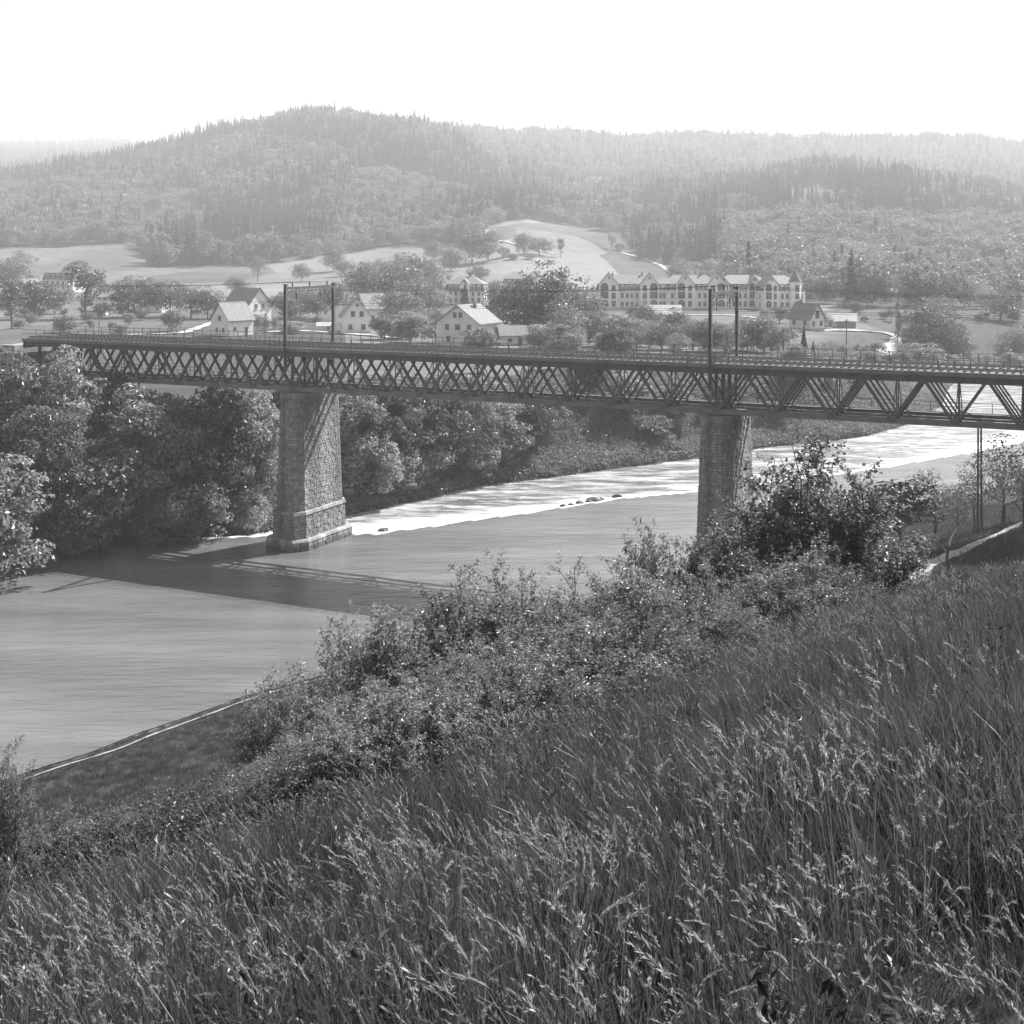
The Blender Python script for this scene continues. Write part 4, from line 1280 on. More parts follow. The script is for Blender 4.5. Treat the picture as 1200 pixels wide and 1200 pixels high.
# ------------------------------------------------------------------ trees in the valley: photo column, foot, height px, width factor, kind
K = {'round': (ROUND, 10), 'pale': (PALE, 10), 'open': (OPEN, 10), 'slim': (SLIM, 10), 'spruce': (SPRUCE, 10), 'bushy': (BUSHY, 10)}
VILLAGE = [
 (14, 386, 62, 1.0, 'slim', 'slim sparse tree at the left edge of the village'),
 (40, 374, 44, .9, 'round', 'dark round tree between the slim tree and the big spreading one'),
 (64, 368, 30, 1.1, 'bushy', 'leafy bush below the large mansard villa'),
 (100, 374, 60, 1.0, 'open', 'big spreading tree with a bare trunk before the large mansard villa'),
 (158, 372, 45, 1.0, 'round', 'broad round tree left of the small white cottage'),
 (176, 366, 36, 1.0, 'round', 'smaller tree crowding the broad round tree'),
 (200, 372, 42, .95, 'round', 'leafy orchard tree right of the small white cottage'),
 (224, 374, 38, 1.0, 'open', 'loose orchard tree left of the pale roofed house'),
 (243, 374, 34, 1.0, 'round', 'low orchard tree touching the taller white house'),
 (201, 388, 23, 1.05, 'bushy', 'round bush alone on the verge left of the pale roofed house'),
 (75, 390, 22, 1.3, 'bushy', 'wide bush on the verge at the far left'),
 (140, 392, 12, 1.8, 'bushy', 'flat bush just over the railing at the far left'),
 (22, 320, 24, 1.3, 'pale', 'pale tree clump at the left edge of the upper meadow'),
 (8, 345, 40, 1.0, 'round', 'dense tree at the left picture edge below the meadow'),
 (276, 348, 22, .9, 'round', 'dark tree peeping over the grey roof of the taller white house'),
 (302, 330, 27, .95, 'open', 'lone tree with visible stem in the wide meadow'),
 (353, 330, 21, .75, 'round', 'small egg shaped tree right of the lone meadow tree'),
 (390, 318, 28, .8, 'round', 'tall tree at the foot of the wooded hill'),
 (404, 324, 18, 1.1, 'round', 'round bushy tree below the tree at the hill foot'),
 (304, 390, 20, 1.3, 'bushy', 'low shrub in front of the pale roofed house wall'),
 (333, 380, 34, .8, 'round', 'tree close to the right gable of the taller white house'),
 (340, 391, 16, 1.8, 'bushy', 'wide low bush at the foot of the left portal'),
 (352, 372, 34, 1.0, 'pale', 'pale tree seen through the left portal'),
 (372, 374, 32, 1.0, 'round', 'dark tree seen inside the left portal'),
 (392, 376, 44, .8, 'open', 'loose tall tree behind the right post of the left portal'),
 (428, 356, 42, 1.0, 'round', 'tree at the left corner of the large grove above the white houses'),
 (446, 348, 40, 1.0, 'pale', 'pale tree on the upper left side of the grove'),
 (462, 362, 52, 1.0, 'round', 'tall tree in the grove right of the bright roofed house'),
 (484, 352, 50, 1.0, 'round', 'tree at the top of the grove'),
 (470, 384, 42, 1.1, 'pale', 'pale spreading tree low in the grove'),
 (488, 378, 50, .9, 'round', 'dense tree in the middle of the grove'),
 (502, 356, 46, .8, 'pale', 'pale tree left of the square white villa'),
 (450, 398, 26, 1.2, 'bushy', 'bushy tree in front of the grove beside the white gabled house'),
 (480, 402, 34, 1.2, 'bushy', 'bushy tree over the railing left of the big farmhouse'),
 (510, 402, 30, 1.1, 'pale', 'pale bush against the left wall of the big farmhouse'),
 (508, 306, 22, .9, 'round', 'dark rounded tree on the upper meadow edge'),
 (545, 360, 26, .9, 'spruce', 'small dark spruce in front of the square white villa'),
 (584, 354, 24, .9, 'round', 'tree at the right wall of the square white villa'),
 (585, 372, 38, 1.0, 'round', 'tree behind the roof of the big farmhouse'),
 (577, 402, 26, .8, 'open', 'little tree between the farmhouse and its outbuilding'),
 (618, 396, 64, .95, 'round', 'left tree of the large dark grove behind the bridge'),
 (646, 398, 80, .95, 'round', 'tallest tree of the large dark grove behind the bridge'),
 (672, 402, 60, .95, 'round', 'right tree of the large dark grove behind the bridge'),
 (634, 372, 36, 1.0, 'round', 'tree filling the top left of the large dark grove'),
 (664, 410, 46, 1.0, 'pale', 'pale tree in front of the large dark grove'),
 (632, 408, 30, 1.2, 'bushy', 'bush at the foot of the large dark grove'),
 (700, 406, 42, .9, 'round', 'tree between the large grove and the left villa'),
 (690, 368, 22, .9, 'round', 'tree at the left corner of the first villa'),
 (724, 408, 36, .9, 'round', 'narrow tree under the first villa'),
 (742, 408, 32, .9, 'pale', 'pale tree under the right gable of the first villa'),
 (752, 392, 36, .8, 'round', 'tall tree standing left of the white barn roof'),
 (776, 410, 32, 1.0, 'round', 'dark tree below the white barn roof'),
 (792, 402, 36, 1.0, 'round', 'tree right of the white barn roof'),
 (812, 412, 34, 1.0, 'pale', 'pale tree left of the right portal'),
 (830, 412, 36, .9, 'round', 'dark tree behind the left post of the right portal'),
 (852, 414, 36, 1.0, 'pale', 'pale tree inside the right portal'),
 (876, 412, 38, .9, 'round', 'tree behind the right post of the right portal'),
 (896, 414, 40, 1.0, 'pale', 'pale loose tree right of the right portal'),
 (918, 418, 38, 1.0, 'open', 'feathery tree beside the two little spruces'),
 (942, 428, 40, .7, 'spruce', 'taller of the two little spruces behind the bridge'),
 (953, 429, 26, .7, 'spruce', 'shorter of the two little spruces behind the bridge'),
 (899, 380, 17, 1.1, 'bushy', 'dark round bush below the tower villa'),
 (913, 379, 20, 1.0, 'round', 'round bush left of the half timbered house'),
 (968, 386, 16, 1.2, 'bushy', 'bush between the half timbered house and the open shed'),
 (1018, 426, 16, 1.4, 'bushy', 'low bush left of the white lane'),
 (1052, 398, 44, .45, 'slim', 'narrow tree at the top of the white lane'),
 (1087, 420, 62, .95, 'round', 'big dark tree right of the white lane'),
 (1108, 424, 46, .9, 'round', 'dark tree leaning on the big one right of the lane'),
 (1078, 434, 32, 1.9, 'pale', 'wide pale bush in front of the big dark tree'),
 (1120, 434, 36, 1.0, 'round', 'leafy bush below the sloping field on the right'),
 (1104, 376, 26, 1.5, 'pale', 'pale rounded tree at the forest foot above the big dark tree'),
 (1172, 376, 34, 1.3, 'round', 'broad dark tree on the upper right meadow'),
 (1192, 424, 36, 1.0, 'round', 'dark tree at the right picture edge behind the bridge'),
 (1182, 434, 20, 1.2, 'bushy', 'bush over the railing at the right picture edge'),
 (553, 308, 40, .8, 'round', 'tall tree in the clump left of the hill lane'),
 (572, 306, 36, .9, 'pale', 'pale tree in the clump left of the hill lane'),
 (590, 302, 12, 1.4, 'bushy', 'low bush right of the clump by the hill lane'),
 (614, 298, 24, .75, 'round', 'dark tree beside the hill lane'),
 (632, 299, 20, 1.1, 'round', 'wide tree right of the dark tree beside the hill lane'),
 (602, 304, 8, 1.8, 'bushy', 'dark little hedge bush left on the meadow'),
 (621, 304, 7, 2.0, 'bushy', 'dark little hedge bush right on the meadow'),
 (657, 302, 24, .8, 'slim', 'slim leaning tree alone on the sunny meadow'),
 (717, 292, 16, .8, 'open', 'loose little tree near the forest on the sunny meadow'),
 (727, 294, 9, 1.3, 'bushy', 'tiny bush next to the loose meadow tree'),
 (797, 334, 28, 1.0, 'pale', 'pale tree left of the lonely gabled house'),
 (826, 336, 32, 1.0, 'pale', 'pale tree right of the lonely gabled house'),
 (855, 330, 30, 1.0, 'spruce', 'dark spruce behind the roofs of the third villa'),
 (528, 318, 26, 1.0, 'round', 'round tree above the left corner of the square villa'),
 (560, 332, 20, 1.0, 'round', 'little tree above the roof of the square villa'),
 (430, 326, 18, 1.0, 'round', 'little tree on the meadow above the grove'),
 (468, 330, 30, 1.0, 'pale', 'pale tree on the skyline of the grove'),
]
seq = {}
for u, v, hp, wd, kd, lb in VILLAGE:
    X, Y, Z = ray_ground(u, v)
    lst, uh = K[kd]
    seq[kd] = seq.get(kd, -1) + 1
    nm = {'round': 'leafy_tree', 'pale': 'leafy_tree', 'open': 'leafy_tree', 'slim': 'slim_tree', 'spruce': 'spruce_tree', 'bushy': 'bush'}[kd]
    tree(nm, lst[seq[kd] % len(lst)], (X, Y, Z - .1), hp * Y / F * 1.08, uh * .95, lb, wide=wd * 1.12, cat='bush' if kd == 'bushy' else 'tree', group='trees and bushes of the village')

ORCHARD = ((-20, 250, 352, 386, 34, 16), (300, 400, 356, 388, 12, 13), (430, 520, 350, 404, 16, 24), (560, 700, 368, 408, 16, 26), (700, 940, 392, 418, 26, 24), (960, 1200, 392, 432, 18, 16), (985, 1200, 366, 380, 14, 14))
_r = random.Random(91)
MARKS = [(30, 372, 'the slim tree at far left'), (105, 368, 'the low white shed at far left'), (190, 366, 'the small white cottage'), (272, 388, 'the pale roofed house'), (340, 378, 'the left portal'),
         (384, 384, 'the low white shed by the portal'), (430, 386, 'the white gabled house'), (480, 370, 'the grove above the white houses'), (549, 400, 'the big farmhouse'), (600, 400, 'the pale roofed outbuilding'),
         (650, 396, 'the large dark grove'), (735, 404, 'the ground below the first villa'), (780, 404, 'the white barn roof'), (838, 410, 'the right portal'), (905, 412, 'the feathery tree by the spruces'),
         (987, 392, 'the open shed in the meadow'), (1045, 415, 'the white lane'), (1100, 420, 'the big dark tree by the lane'), (1165, 425, 'the right end of the railing'), (1020, 372, 'the forest foot behind the shed'), (1080, 372, 'the forest foot above the lane'), (1160, 372, 'the upper right meadow')]
spots = {}
for u0, u1, v0, v1, cnt, hp in ORCHARD:
    for i in range(cnt):
        u, v = _r.uniform(u0, u1), _r.uniform(v0, v1)
        if any(abs(u - a) < 24 and -6 < v - b < 26 for a, b in ((272, 393), (290, 378), (416, 389), (435, 379), (944, 386))): continue
        mk = min(MARKS, key=lambda q: (q[0] - u) ** 2 + 2 * (q[1] - v) ** 2)[2]
        spots.setdefault(mk, []).append((u, v, hp * _r.uniform(.6, 1.15), _r.choice(('round', 'pale', 'bushy', 'round', 'open')), _r.uniform(.95, 1.4), i))
NTH = 'leftmost,second,third,fourth,fifth,sixth,seventh,eighth,ninth,tenth,eleventh,twelfth,thirteenth,fourteenth,fifteenth,sixteenth,seventeenth,eighteenth,nineteenth,twentieth'.split(',')
for mk, lst_ in spots.items():
    for n, (u, v, hp, kd, wd, i) in enumerate(sorted(lst_)):
        X, Y, Z = ray_ground(u, v)
        lst, uh = K[kd]
        lb = ('%s small orchard tree around %s' if n == 0 else '%s small orchard tree from the left around %s') % (NTH[n], mk)
        tree('orchard_tree', lst[i % len(lst)], (X, Y, Z - .1), hp * Y / F, uh * .95, lb, wide=wd, group='orchard trees filling the gaps in the village')

# ------------------------------------------------------------------ trees on the far bank: photo column, distance, top row, width factor, kind
def bank_z(x, y): return float(far_h(x, y))
FARBANK = [
 (-60, 150, 440, 1.0, 'bank', 'great riverside tree cut by the left picture edge'),
 (4, 153, 402, .85, 'bank', 'tall riverside tree at the left end of the bridge'),
 (78, 150, 410, .85, 'bank', 'tall sunlit tree reaching up to the left end of the bridge'),
 (52, 141, 470, .85, 'bank', 'dense riverside tree below the tall sunlit one'),
 (0, 133, 536, 1.0, 'bushy', 'sunlit tree overhanging the water at the left picture edge'),
 (138, 158, 428, .8, 'bank', 'tree under the left part of the truss'),
 (160, 149, 452, .9, 'bank', 'dark shaded tree left of the river pier'),
 (118, 145, 520, 1.0, 'bushy', 'dark tree hanging over the shaded water'),
 (205, 154, 462, .9, 'bank', 'shaded tree in the middle between left edge and river pier'),
 (245, 157, 446, .85, 'bank', 'light topped tree left of the river pier'),
 (280, 160, 452, .85, 'bank', 'sunlit tree just left of the river pier'),
 (300, 162, 470, .7, 'bank', 'tree hidden partly by the left side of the river pier'),
 (236, 151, 560, .9, 'bushy', 'bright bush over the water left of the river pier'),
 (190, 148, 575, .9, 'bushy', 'shaded bush over the water under the dark trees'),
 (290, 158, 556, .8, 'bushy', 'bush at the waterline beside the river pier'),
 (70, 143, 590, 1.0, 'bushy', 'low dark bush at the waterline on the left'),
 (418, 178, 452, .85, 'bank', 'leafy tree just right of the river pier'),
 (452, 183, 448, .85, 'bank', 'second tree right of the river pier'),
 (486, 187, 452, .85, 'bank', 'third tree right of the river pier'),
 (432, 177, 508, 1.0, 'bushy', 'bush at the foot of the tree right of the river pier'),
 (470, 182, 516, 1.0, 'bushy', 'bush over the foaming water'),
 (520, 191, 450, .85, 'bank', 'fourth tree right of the river pier'),
 (505, 187, 518, 1.0, 'bushy', 'bush at the waterline below the fourth tree'),
 (550, 196, 448, .85, 'bank', 'fifth tree right of the river pier'),
 (583, 201, 446, .85, 'bank', 'dark tree left of the bare slope on the far bank'),
 (615, 206, 450, .85, 'bank', 'lighter tree at the left end of the bare slope'),
 (640, 213, 452, .85, 'bank', 'tree standing above the bare slope'),
 (560, 195, 505, 1.0, 'bushy', 'bush at the water below the fifth tree'),
 (600, 201, 500, 1.0, 'bushy', 'bush at the water below the dark tree'),
 (690, 226, 458, .8, 'bank', 'tree at the top of the bare slope'),
 (735, 224, 462, .9, 'bank', 'tree leaning over the right end of the bare slope'),
 (765, 222, 486, 1.1, 'bushy', 'bush over the water left of the shrub covered pier'),
 (790, 228, 460, .8, 'bank', 'tree left of the shrub covered pier'),
 (850, 236, 462, .8, 'bank', 'tree behind the shrub covered pier'),
 (905, 242, 470, 1.0, 'bushy', 'bush on the far bank right of the shrub covered pier'),
 (935, 256, 462, .7, 'bank', 'tree on the far bank seen through the right truss'),
 (970, 262, 466, .8, 'bushy', 'bush on the far bank under the right truss'),
 (1000, 272, 452, .7, 'bushy', 'bush on the far bank behind the right truss'),
 (1030, 290, 440, .7, 'bushy', 'pale bush where the far bank turns away'),
 (560, 236, 440, .8, 'bank', 'tall tree seen through the middle truss'),
 (660, 246, 440, .8, 'bank', 'tree seen through the truss below the large grove'),
 (720, 250, 442, .8, 'bank', 'tree seen through the truss below the villas'),
 (380, 186, 452, .8, 'bank', 'tree behind the right edge of the river pier'),
 (340, 182, 450, .8, 'bank', 'tree directly behind the river pier'),
]
for i, (u, Y, vt, wd, kd, lb) in enumerate(FARBANK):
    X = (u - CX) / F * Y
    Z = max(bank_z(X, Y), -.6)
    if kd == 'bank' and 170 < Y < 200: vt -= 12
    ht = max(CZ - (vt - HZ) / F * Y - Z, 9.0 if kd == 'bank' else 4.0)
    lst, uh = (BANK, 19) if kd == 'bank' else (BUSHY, 9.5)
    s = ht / uh
    wd2 = wd * max(1.0, min(1.7, (12 if kd == 'bank' else 8) / (13.5 * s if kd == 'bank' else 9.5 * s)))
    tree('riverside_tree' if kd == 'bank' else 'riverside_bush', lst[i % len(lst)], (X, Y, Z - .2), ht, uh, lb, wide=wd2, cat='tree' if kd == 'bank' else 'bush', group='trees along the far river bank')

# ------------------------------------------------------------------ shrubs and trees of the near slope
SHR = [shrub_mesh(401, 6, 5.8, 46, 16000, .15), shrub_mesh(402, 6, 6.2, 50, 16000, .14), shrub_mesh(403, 6, 4.8, 34, 11000, .16), shrub_mesh(404, 6, 6.6, 50, 17000, .15, .6), shrub_mesh(405, 6, 6.2, 90, 36000, .15, .65)]
NEAR = [
 (960, 50, 516, .95, 4, 'tall leafy shrub standing out against the river, highest on the slope'),
 (1022, 53, 590, .95, 0, 'leafy shrub on the right flank of the tall shrub'),
 (892, 49, 578, .95, 1, 'shrub in front of the right pier'),
 (846, 47, 616, .9, 4, 'rounded shrub covering the foot of the right pier'),
 (766, 45, 596, .6, 2, 'slender shrub with bare upright shoots left of the right pier'),
 (738, 43, 650, 1.0, 3, 'shrub below the slender one'),
 (935, 44, 630, 1.1, 0, 'low shrub at the grass edge under the tall shrub'),
 (803, 42, 654, 1.1, 1, 'dense low shrub at the grass edge below the right pier'),
 (675, 42, 658, 1.0, 1, 'dense shrub right of the pale topped shrub'),
 (612, 41, 658, .95, 0, 'pale topped shrub in the middle of the hedge'),
 (548, 40, 668, .95, 3, 'bushy shrub left of the middle of the hedge'),
 (494, 39, 693, 1.0, 1, 'shrub half way down the hedge'),
 (434, 38, 690, .9, 2, 'willowy shrub against the open river'),
 (385, 36, 753, .95, 0, 'shrub above the waterside meadow'),
 (325, 34, 768, .85, 2, 'last tall shrub of the hedge above the waterside meadow'),
 (572, 31, 738, 1.15, 1, 'dark shrub at the grass edge below the middle of the hedge'),
 (650, 33, 723, 1.15, 3, 'dark low shrub tucked into the grass edge'),
 (505, 29, 764, 1.15, 0, 'low shrub with shaded heart near the grass edge'),
 (440, 27, 789, 1.1, 3, 'low spreading shrub under the willowy one'),
 (370, 25, 824, 1.1, 1, 'small dark shrub at the left end of the hedge'),
 (6, 20, 860, .5, 2, 'single leafy sapling at the left picture edge'),
 (725, 34, 705, 1.1, 0, 'compact shrub between the hedge and the long grass'),
 (300, 24, 890, 1.2, 3, 'lowest shrub above the bramble patch'),
 (868, 39, 662, 1.1, 2, 'small shrub at the grass edge below the shrub before the pier'),
 (790, 33, 720, 1.2, 1, 'flat shrub spreading into the grass right of the compact one'),
 (985, 44, 640, 1.1, 1, 'small shrub at the grass edge left of the footpath'),
 (612, 24, 739, 1.3, 0, 'flat shrub at the lowest point of the grass edge'),
 (545, 22.5, 769, 1.3, 1, 'little shrub poking from the grass below the hedge'),
 (478, 21.5, 796, 1.3, 3, 'small round shrub in front of the shaded hollow'),
 (412, 21, 826, 1.3, 0, 'dim little shrub in the lower hedge'),
 (345, 20.5, 854, 1.3, 1, 'low shrub at the lower end of the hedge beside the grass'),
 (680, 27, 719, 1.3, 3, 'small shrub pressed against the long grass in the middle'),
 (750, 30, 708, 1.3, 0, 'small shrub at the grass edge under the slender one'),
 (275, 20.5, 915, 1.3, 2, 'last small shrub before the bramble patch'),
 (850, 35, 680, 1.3, 1, 'small shrub at the grass edge under the rounded one'),
 (920, 39, 658, 1.3, 3, 'small shrub at the grass edge under the tall one'),
 (150, 21, 945, 1.2, 3, 'low weedy shrub above the waterside meadow at left'),
 (60, 21, 950, 1.2, 0, 'low weedy shrub beside the sapling at left'),
]
for u, Y, vt, wd, k, lb in NEAR:
    X = (u - CX) / F * Y
    Z = float(near_h(X, Y))
    ht = CZ - (vt - HZ) / F * Y - Z
    kind_ = SHR[k]
    if u == 6:
        pm_ = SHR[k][1].copy(); pm_.materials[0] = M['leaf_light']; kind_ = (SHR[k][0], pm_)
    tree('shrub', kind_, (X, Y, Z), ht, 5.9, lb, wide=wd, cat='shrub', group='shrubs along the foot of the grass slope', parts=('stems', 'foliage'))
FR = [
 (1055, 118, 552, .62, 'spruce', 'narrow dark tree between the tall shrub and the fruit trees'),
 (1097, 126, 550, 1.0, 0, 'fruit tree with open crown beside the footpath'),
 (1176, 127, 520, 1.15, 1, 'larger fruit tree behind the twin pole'),
 (1142, 130, 545, .8, 2, 'thin fruit tree left of the twin pole'),
 (1122, 134, 570, .8, 1, 'little fruit tree between the footpath trees and the water'),
 (1200, 118, 512, 1.0, 2, 'fruit tree cut by the right picture edge'),
 (1085, 106, 622, 1.0, 0, 'low bush below the narrow dark tree'),
]
for u, Y, vt, wd, k, lb in FR:
    X = (u - CX) / F * Y
    Z = float(near_h(X, Y))
    ht = CZ - (vt - HZ) / F * Y - Z
    if k == 'spruce': tree('leafy_tree', SLIM[0], (X, Y, Z), ht, 9.6, lb, wide=1.9, group='trees of the right bank')
    else: tree('fruit_tree', FRUIT[k], (X, Y, Z), ht, 5, lb, wide=wd, group='trees of the right bank')

# ------------------------------------------------------------------ small things on the right bank
def twin_pole():
    X, Y = (1148 - CX) / F * 124, 124.0
    Z = float(near_h(X, Y))
    o = empty('telegraph_pole', (X, Y, Z), R(20))
    tag(o, 'twin wooden telegraph pole standing beside the footpath behind the bridge', 'pole')
    for sx in (-1, 1):
        MB().tube([(sx * .24, 0, -.8), (sx * .17, 0, 12.0)], [.13, .09], 8).build('pole', M['post'], o, True)
    for z in (11.6, 11.0, 6.0): MB().box((0, -.16, z), (1.8 if z > 10 else .5, .1, .12)).build('cross_arm', M['post'], o)
    for x in (-.8, -.45, .45, .8): MB().tube([(x, -.16, 11.66), (x, -.16, 11.9)], [.05, .03], 6).build('insulator', M['insulator'], o)
twin_pole()
ORD = 'first second third fourth fifth sixth seventh eighth ninth tenth eleventh'.split()
for i in range(11):
    t = i / 10
    x, y = 33.8 + 22 * t + .9, 101.2 + 26 * t - .3
    z = float(near_h(x, y))
    mb = MB(); mb.tube([(0, 0, -.3), (.02, .02, .5), (random.uniform(-.06, .06), .02, random.uniform(.8, 1.05))], [.09, .085, .07], 7)
    mb.add([(0, 0, 0)] * 3, [(0, 1, 2)])
    o = mb.build('fence_post', M['post']); o.location = (x, y, z)
    tag(o, '%s short weathered post along the footpath, counted from the left' % ORD[i], 'post', 'posts lining the footpath')

def dead_branch():
    X, Y = (1112 - CX) / F * 60, 60.0
    Z = float(near_h(X, Y))
    top = CZ - (618 - HZ) / F * Y - Z
    o = empty('dead_tree', (X, Y, Z))
    tag(o, 'broken dead tree with bleached forked branches above the footpath', 'dead tree')
    MB().tube([(0, 0, -.4), (.05, 0, top * .35), (-.08, .05, top * .62), (.0, 0, top * .78)], [.1, .085, .07, .055], 7).build('trunk', M['post'], o, True)
    MB().tube([(0, 0, top * .76), (.12, .02, top * .86), (.45, .1, top)], [.06, .05, .015], 6).build('branch', M['deadwood'], o, True)
    MB().tube([(-.04, 0, top * .66), (-.5, .1, top * .8), (-1.3, .2, top * .93)], [.045, .03, .012], 6).build('branch', M['post'], o, True)
    MB().tube([(0, 0, top * .5), (-.3, -.1, top * .55), (-.9, -.1, top * .72)], [.035, .025, .01], 6).build('branch', M['post'], o, True)
    MB().tube([(.0, 0, top * .3), (.3, -.2, top * .18), (.55, -.2, .1)], [.04, .03, .015], 6).build('branch', M['deadwood'], o, True)
dead_branch()

def tele_pole(u, v, hp, label):
    X, Y, Z = ray_ground(u, v)
    h = hp * Y / F
    o = empty('telegraph_pole', (X, Y, Z))
    tag(o, label, 'pole')
    MB().tube([(0, 0, -.8), (0, 0, h)], [.16, .11], 8).build('pole', M['post'], o, True)
    MB().box((0, -.1, h - .5), (1.4, .12, .14)).build('cross_arm', M['post'], o)
    return Vector((X, Y, Z + h - .4))
tele_pole(116, 391, 30, 'thin telegraph pole before the bushes at the far left')
tele_pole(992, 410, 36, 'telegraph pole standing in the meadow right of the half timbered house')
p1 = tele_pole(1052, 402, 60, 'tall telegraph pole at the bend of the white lane')

# water line on the near bank: stone edging and trodden path
NB = [(-69, 35), (-50, 59), (-32, 82), (-21, 96), (-8, 109), (4, 121)]
def shift(pts, d):
    out = []
    for i, p in enumerate(pts):
        a, b = Vector(pts[max(i - 1, 0)]), Vector(pts[min(i + 1, len(pts) - 1)])
        t = (b - a).normalized()
        out.append((p[0] + t.y * d, p[1] - t.x * d))
    return out
ribbon('bank_edging', shift(NB, .7), .24, near_h, M['kerb'], .1, .8)
ribbon('towpath', shift(NB, 2.3), .34, near_h, M['kerb'], .08, .8)

# rocks along the weir crest
def rock(u, v, r, label, seed):
    rs = np.random.default_rng(seed)
    Y = CZ * F / (v - HZ); X = (u - CX) / F * Y
    bm = bmesh.new()
    bmesh.ops.create_icosphere(bm, subdivisions=2, radius=1)
    for vv in bm.verts:
        k = 1 + .35 * (float(vnoise(vv.co.x * 1.7 + seed * 3.1, vv.co.y * 1.7 + vv.co.z)) - .5) * 2
        vv.co = Vector((vv.co.x * r * 1.4 * k, vv.co.y * r * k, vv.co.z * r * .8 * k))
    me = bpy.data.meshes.new('weir_rock'); bm.to_mesh(me); bm.free()
    me.materials.append(M['rock'])
    o = put(me, 'weir_rock', None, (X, Y, -.05))
    tag(o, label, 'rock', 'dark rocks on the weir crest')
rock(449, 622, .55, 'single dark rock on the weir close to the river pier', 1)
for i, (u, r, lb) in enumerate(((660, .4, 'leftmost rock of the row on the weir crest'), (669, .35, 'second rock from the left in the row on the weir crest'), (680, .45, 'third rock in the row on the weir crest'),
                               (689, .35, 'small rock beside the biggest one in the row on the weir crest'), (696, .75, 'biggest dark rock of the row on the weir crest'), (704, .4, 'rock right of the biggest one on the weir crest'), (723, .5, 'rightmost dark rock set apart on the weir crest'))):
    rock(u, np.interp(u, [655, 725], [594, 581.5]), r, lb, 10 + i)

# ------------------------------------------------------------------ long grass of the foreground
def blade(mb, rs, base, L, w, lean, az, head=None, curve=1.0):
    """one curved blade as a strip of 3 quads and a tip"""
    d = np.array([math.cos(az), math.sin(az), 0])
    s = np.array([-d[1], d[0], 0])
    tw = rs.uniform(-.6, .6)
    s = s * math.cos(tw) + d * math.sin(tw)
    P_, k = [], 4
    for i in range(k + 1):
        t = i / k
        P_.append(base + np.array([0, 0, 1]) * L * t * (1 - .28 * lean * t * curve) + d * L * lean * t ** 1.8)
    V, Fq = [], []
    for i, p in enumerate(P_):
        ww = w * (1 - (i / k) ** 1.5 * .85) / 2
        V += [p - s * ww, p + s * ww]
    mb.add(V, [(2 * i, 2 * i + 1, 2 * i + 3, 2 * i + 2) for i in range(k)])
    return P_

def grass_tuft(seed, n, hmin, hmax, rad, w=.008):
    rs = np.random.default_rng(seed)
    mb = MB()
    for i in range(n):
        a = rs.uniform(0, 6.28); r = rad * rs.random() ** .5
        # the wind leans them towards -X
        az = math.pi + rs.normal(0, 1.2)
        blade(mb, rs, np.array([r * math.cos(a), r * math.sin(a), -.05]), rs.uniform(hmin, hmax), w * rs.uniform(.6, 1.5), rs.uniform(.05, .5), az)
    return mb.mesh('tuft', M['grass'])

def stalk_tuft(seed, n, kind):
    """flowering stalks: thin stem with a drooping ear"""
    rs = np.random.default_rng(seed)
    stem, ear = MB(), MB()
    for i in range(n):
        a = rs.uniform(0, 6.28); r = .25 * rs.random() ** .5
        az = math.pi + rs.normal(0, .7)
        L = rs.uniform(.75, 1.12)
        lean = rs.uniform(.08, .42)
        P_ = blade(stem, rs, np.array([r * math.cos(a), r * math.sin(a), -.05]), L, .007, lean, az)
        tip, prev = P_[-1], P_[-2]
        d = (tip - prev); d /= np.linalg.norm(d)
        hd = np.array([math.cos(az), math.sin(az), 0])
        m = 30 if kind == 0 else 22
        EL = rs.uniform(.08, .17)
        t = (np.arange(m) / m)[:, None]
        C = tip + d * EL * t * .95 + hd * EL * .2 * t * t - np.array([0, 0, 1.0]) * EL * .14 * t * t
        spl = rs.normal(0, 1, (m, 3)) * np.array([1, 1, .5])
        C = C + spl * (.0035 if kind == 0 else .009) * np.sin(math.pi * np.clip(t * .9 + .1, 0, 1))
        T = d + hd * .3 * t - np.array([0, 0, .25]) * t + spl * (.22 if kind == 0 else .5)
        T /= np.linalg.norm(T, axis=1)[:, None]
        B = np.cross(T, rs.normal(0, 1, (m, 3))); B /= np.linalg.norm(B, axis=1)[:, None]
        z_ = (.026 if kind == 0 else .022) * rs.uniform(.8, 1.3, (m, 1))
        v = np.stack([C - T * z_ * .5, C + B * z_ * .14, C + T * z_ * .6, C - B * z_ * .14], 1).reshape(-1, 3)
        f = np.arange(m * 4).reshape(m, 4)
        ear.add(v, f)
    mb = MB()
    ns = sum(len(f) for f in stem.f)
    for v, f in zip(stem.v, stem.f): pass
    mb.v, mb.f, mb.n = stem.v + ear.v, stem.f + [f + stem.n for f in ear.f], stem.n + ear.n
    me = mb.mesh('stalks', M['grass'])
    me.materials.append(M['straw'])
    mi = np.zeros(len(me.polygons), np.int32); mi[ns:] = 1
    me.polygons.foreach_set('material_index', mi)
    return me

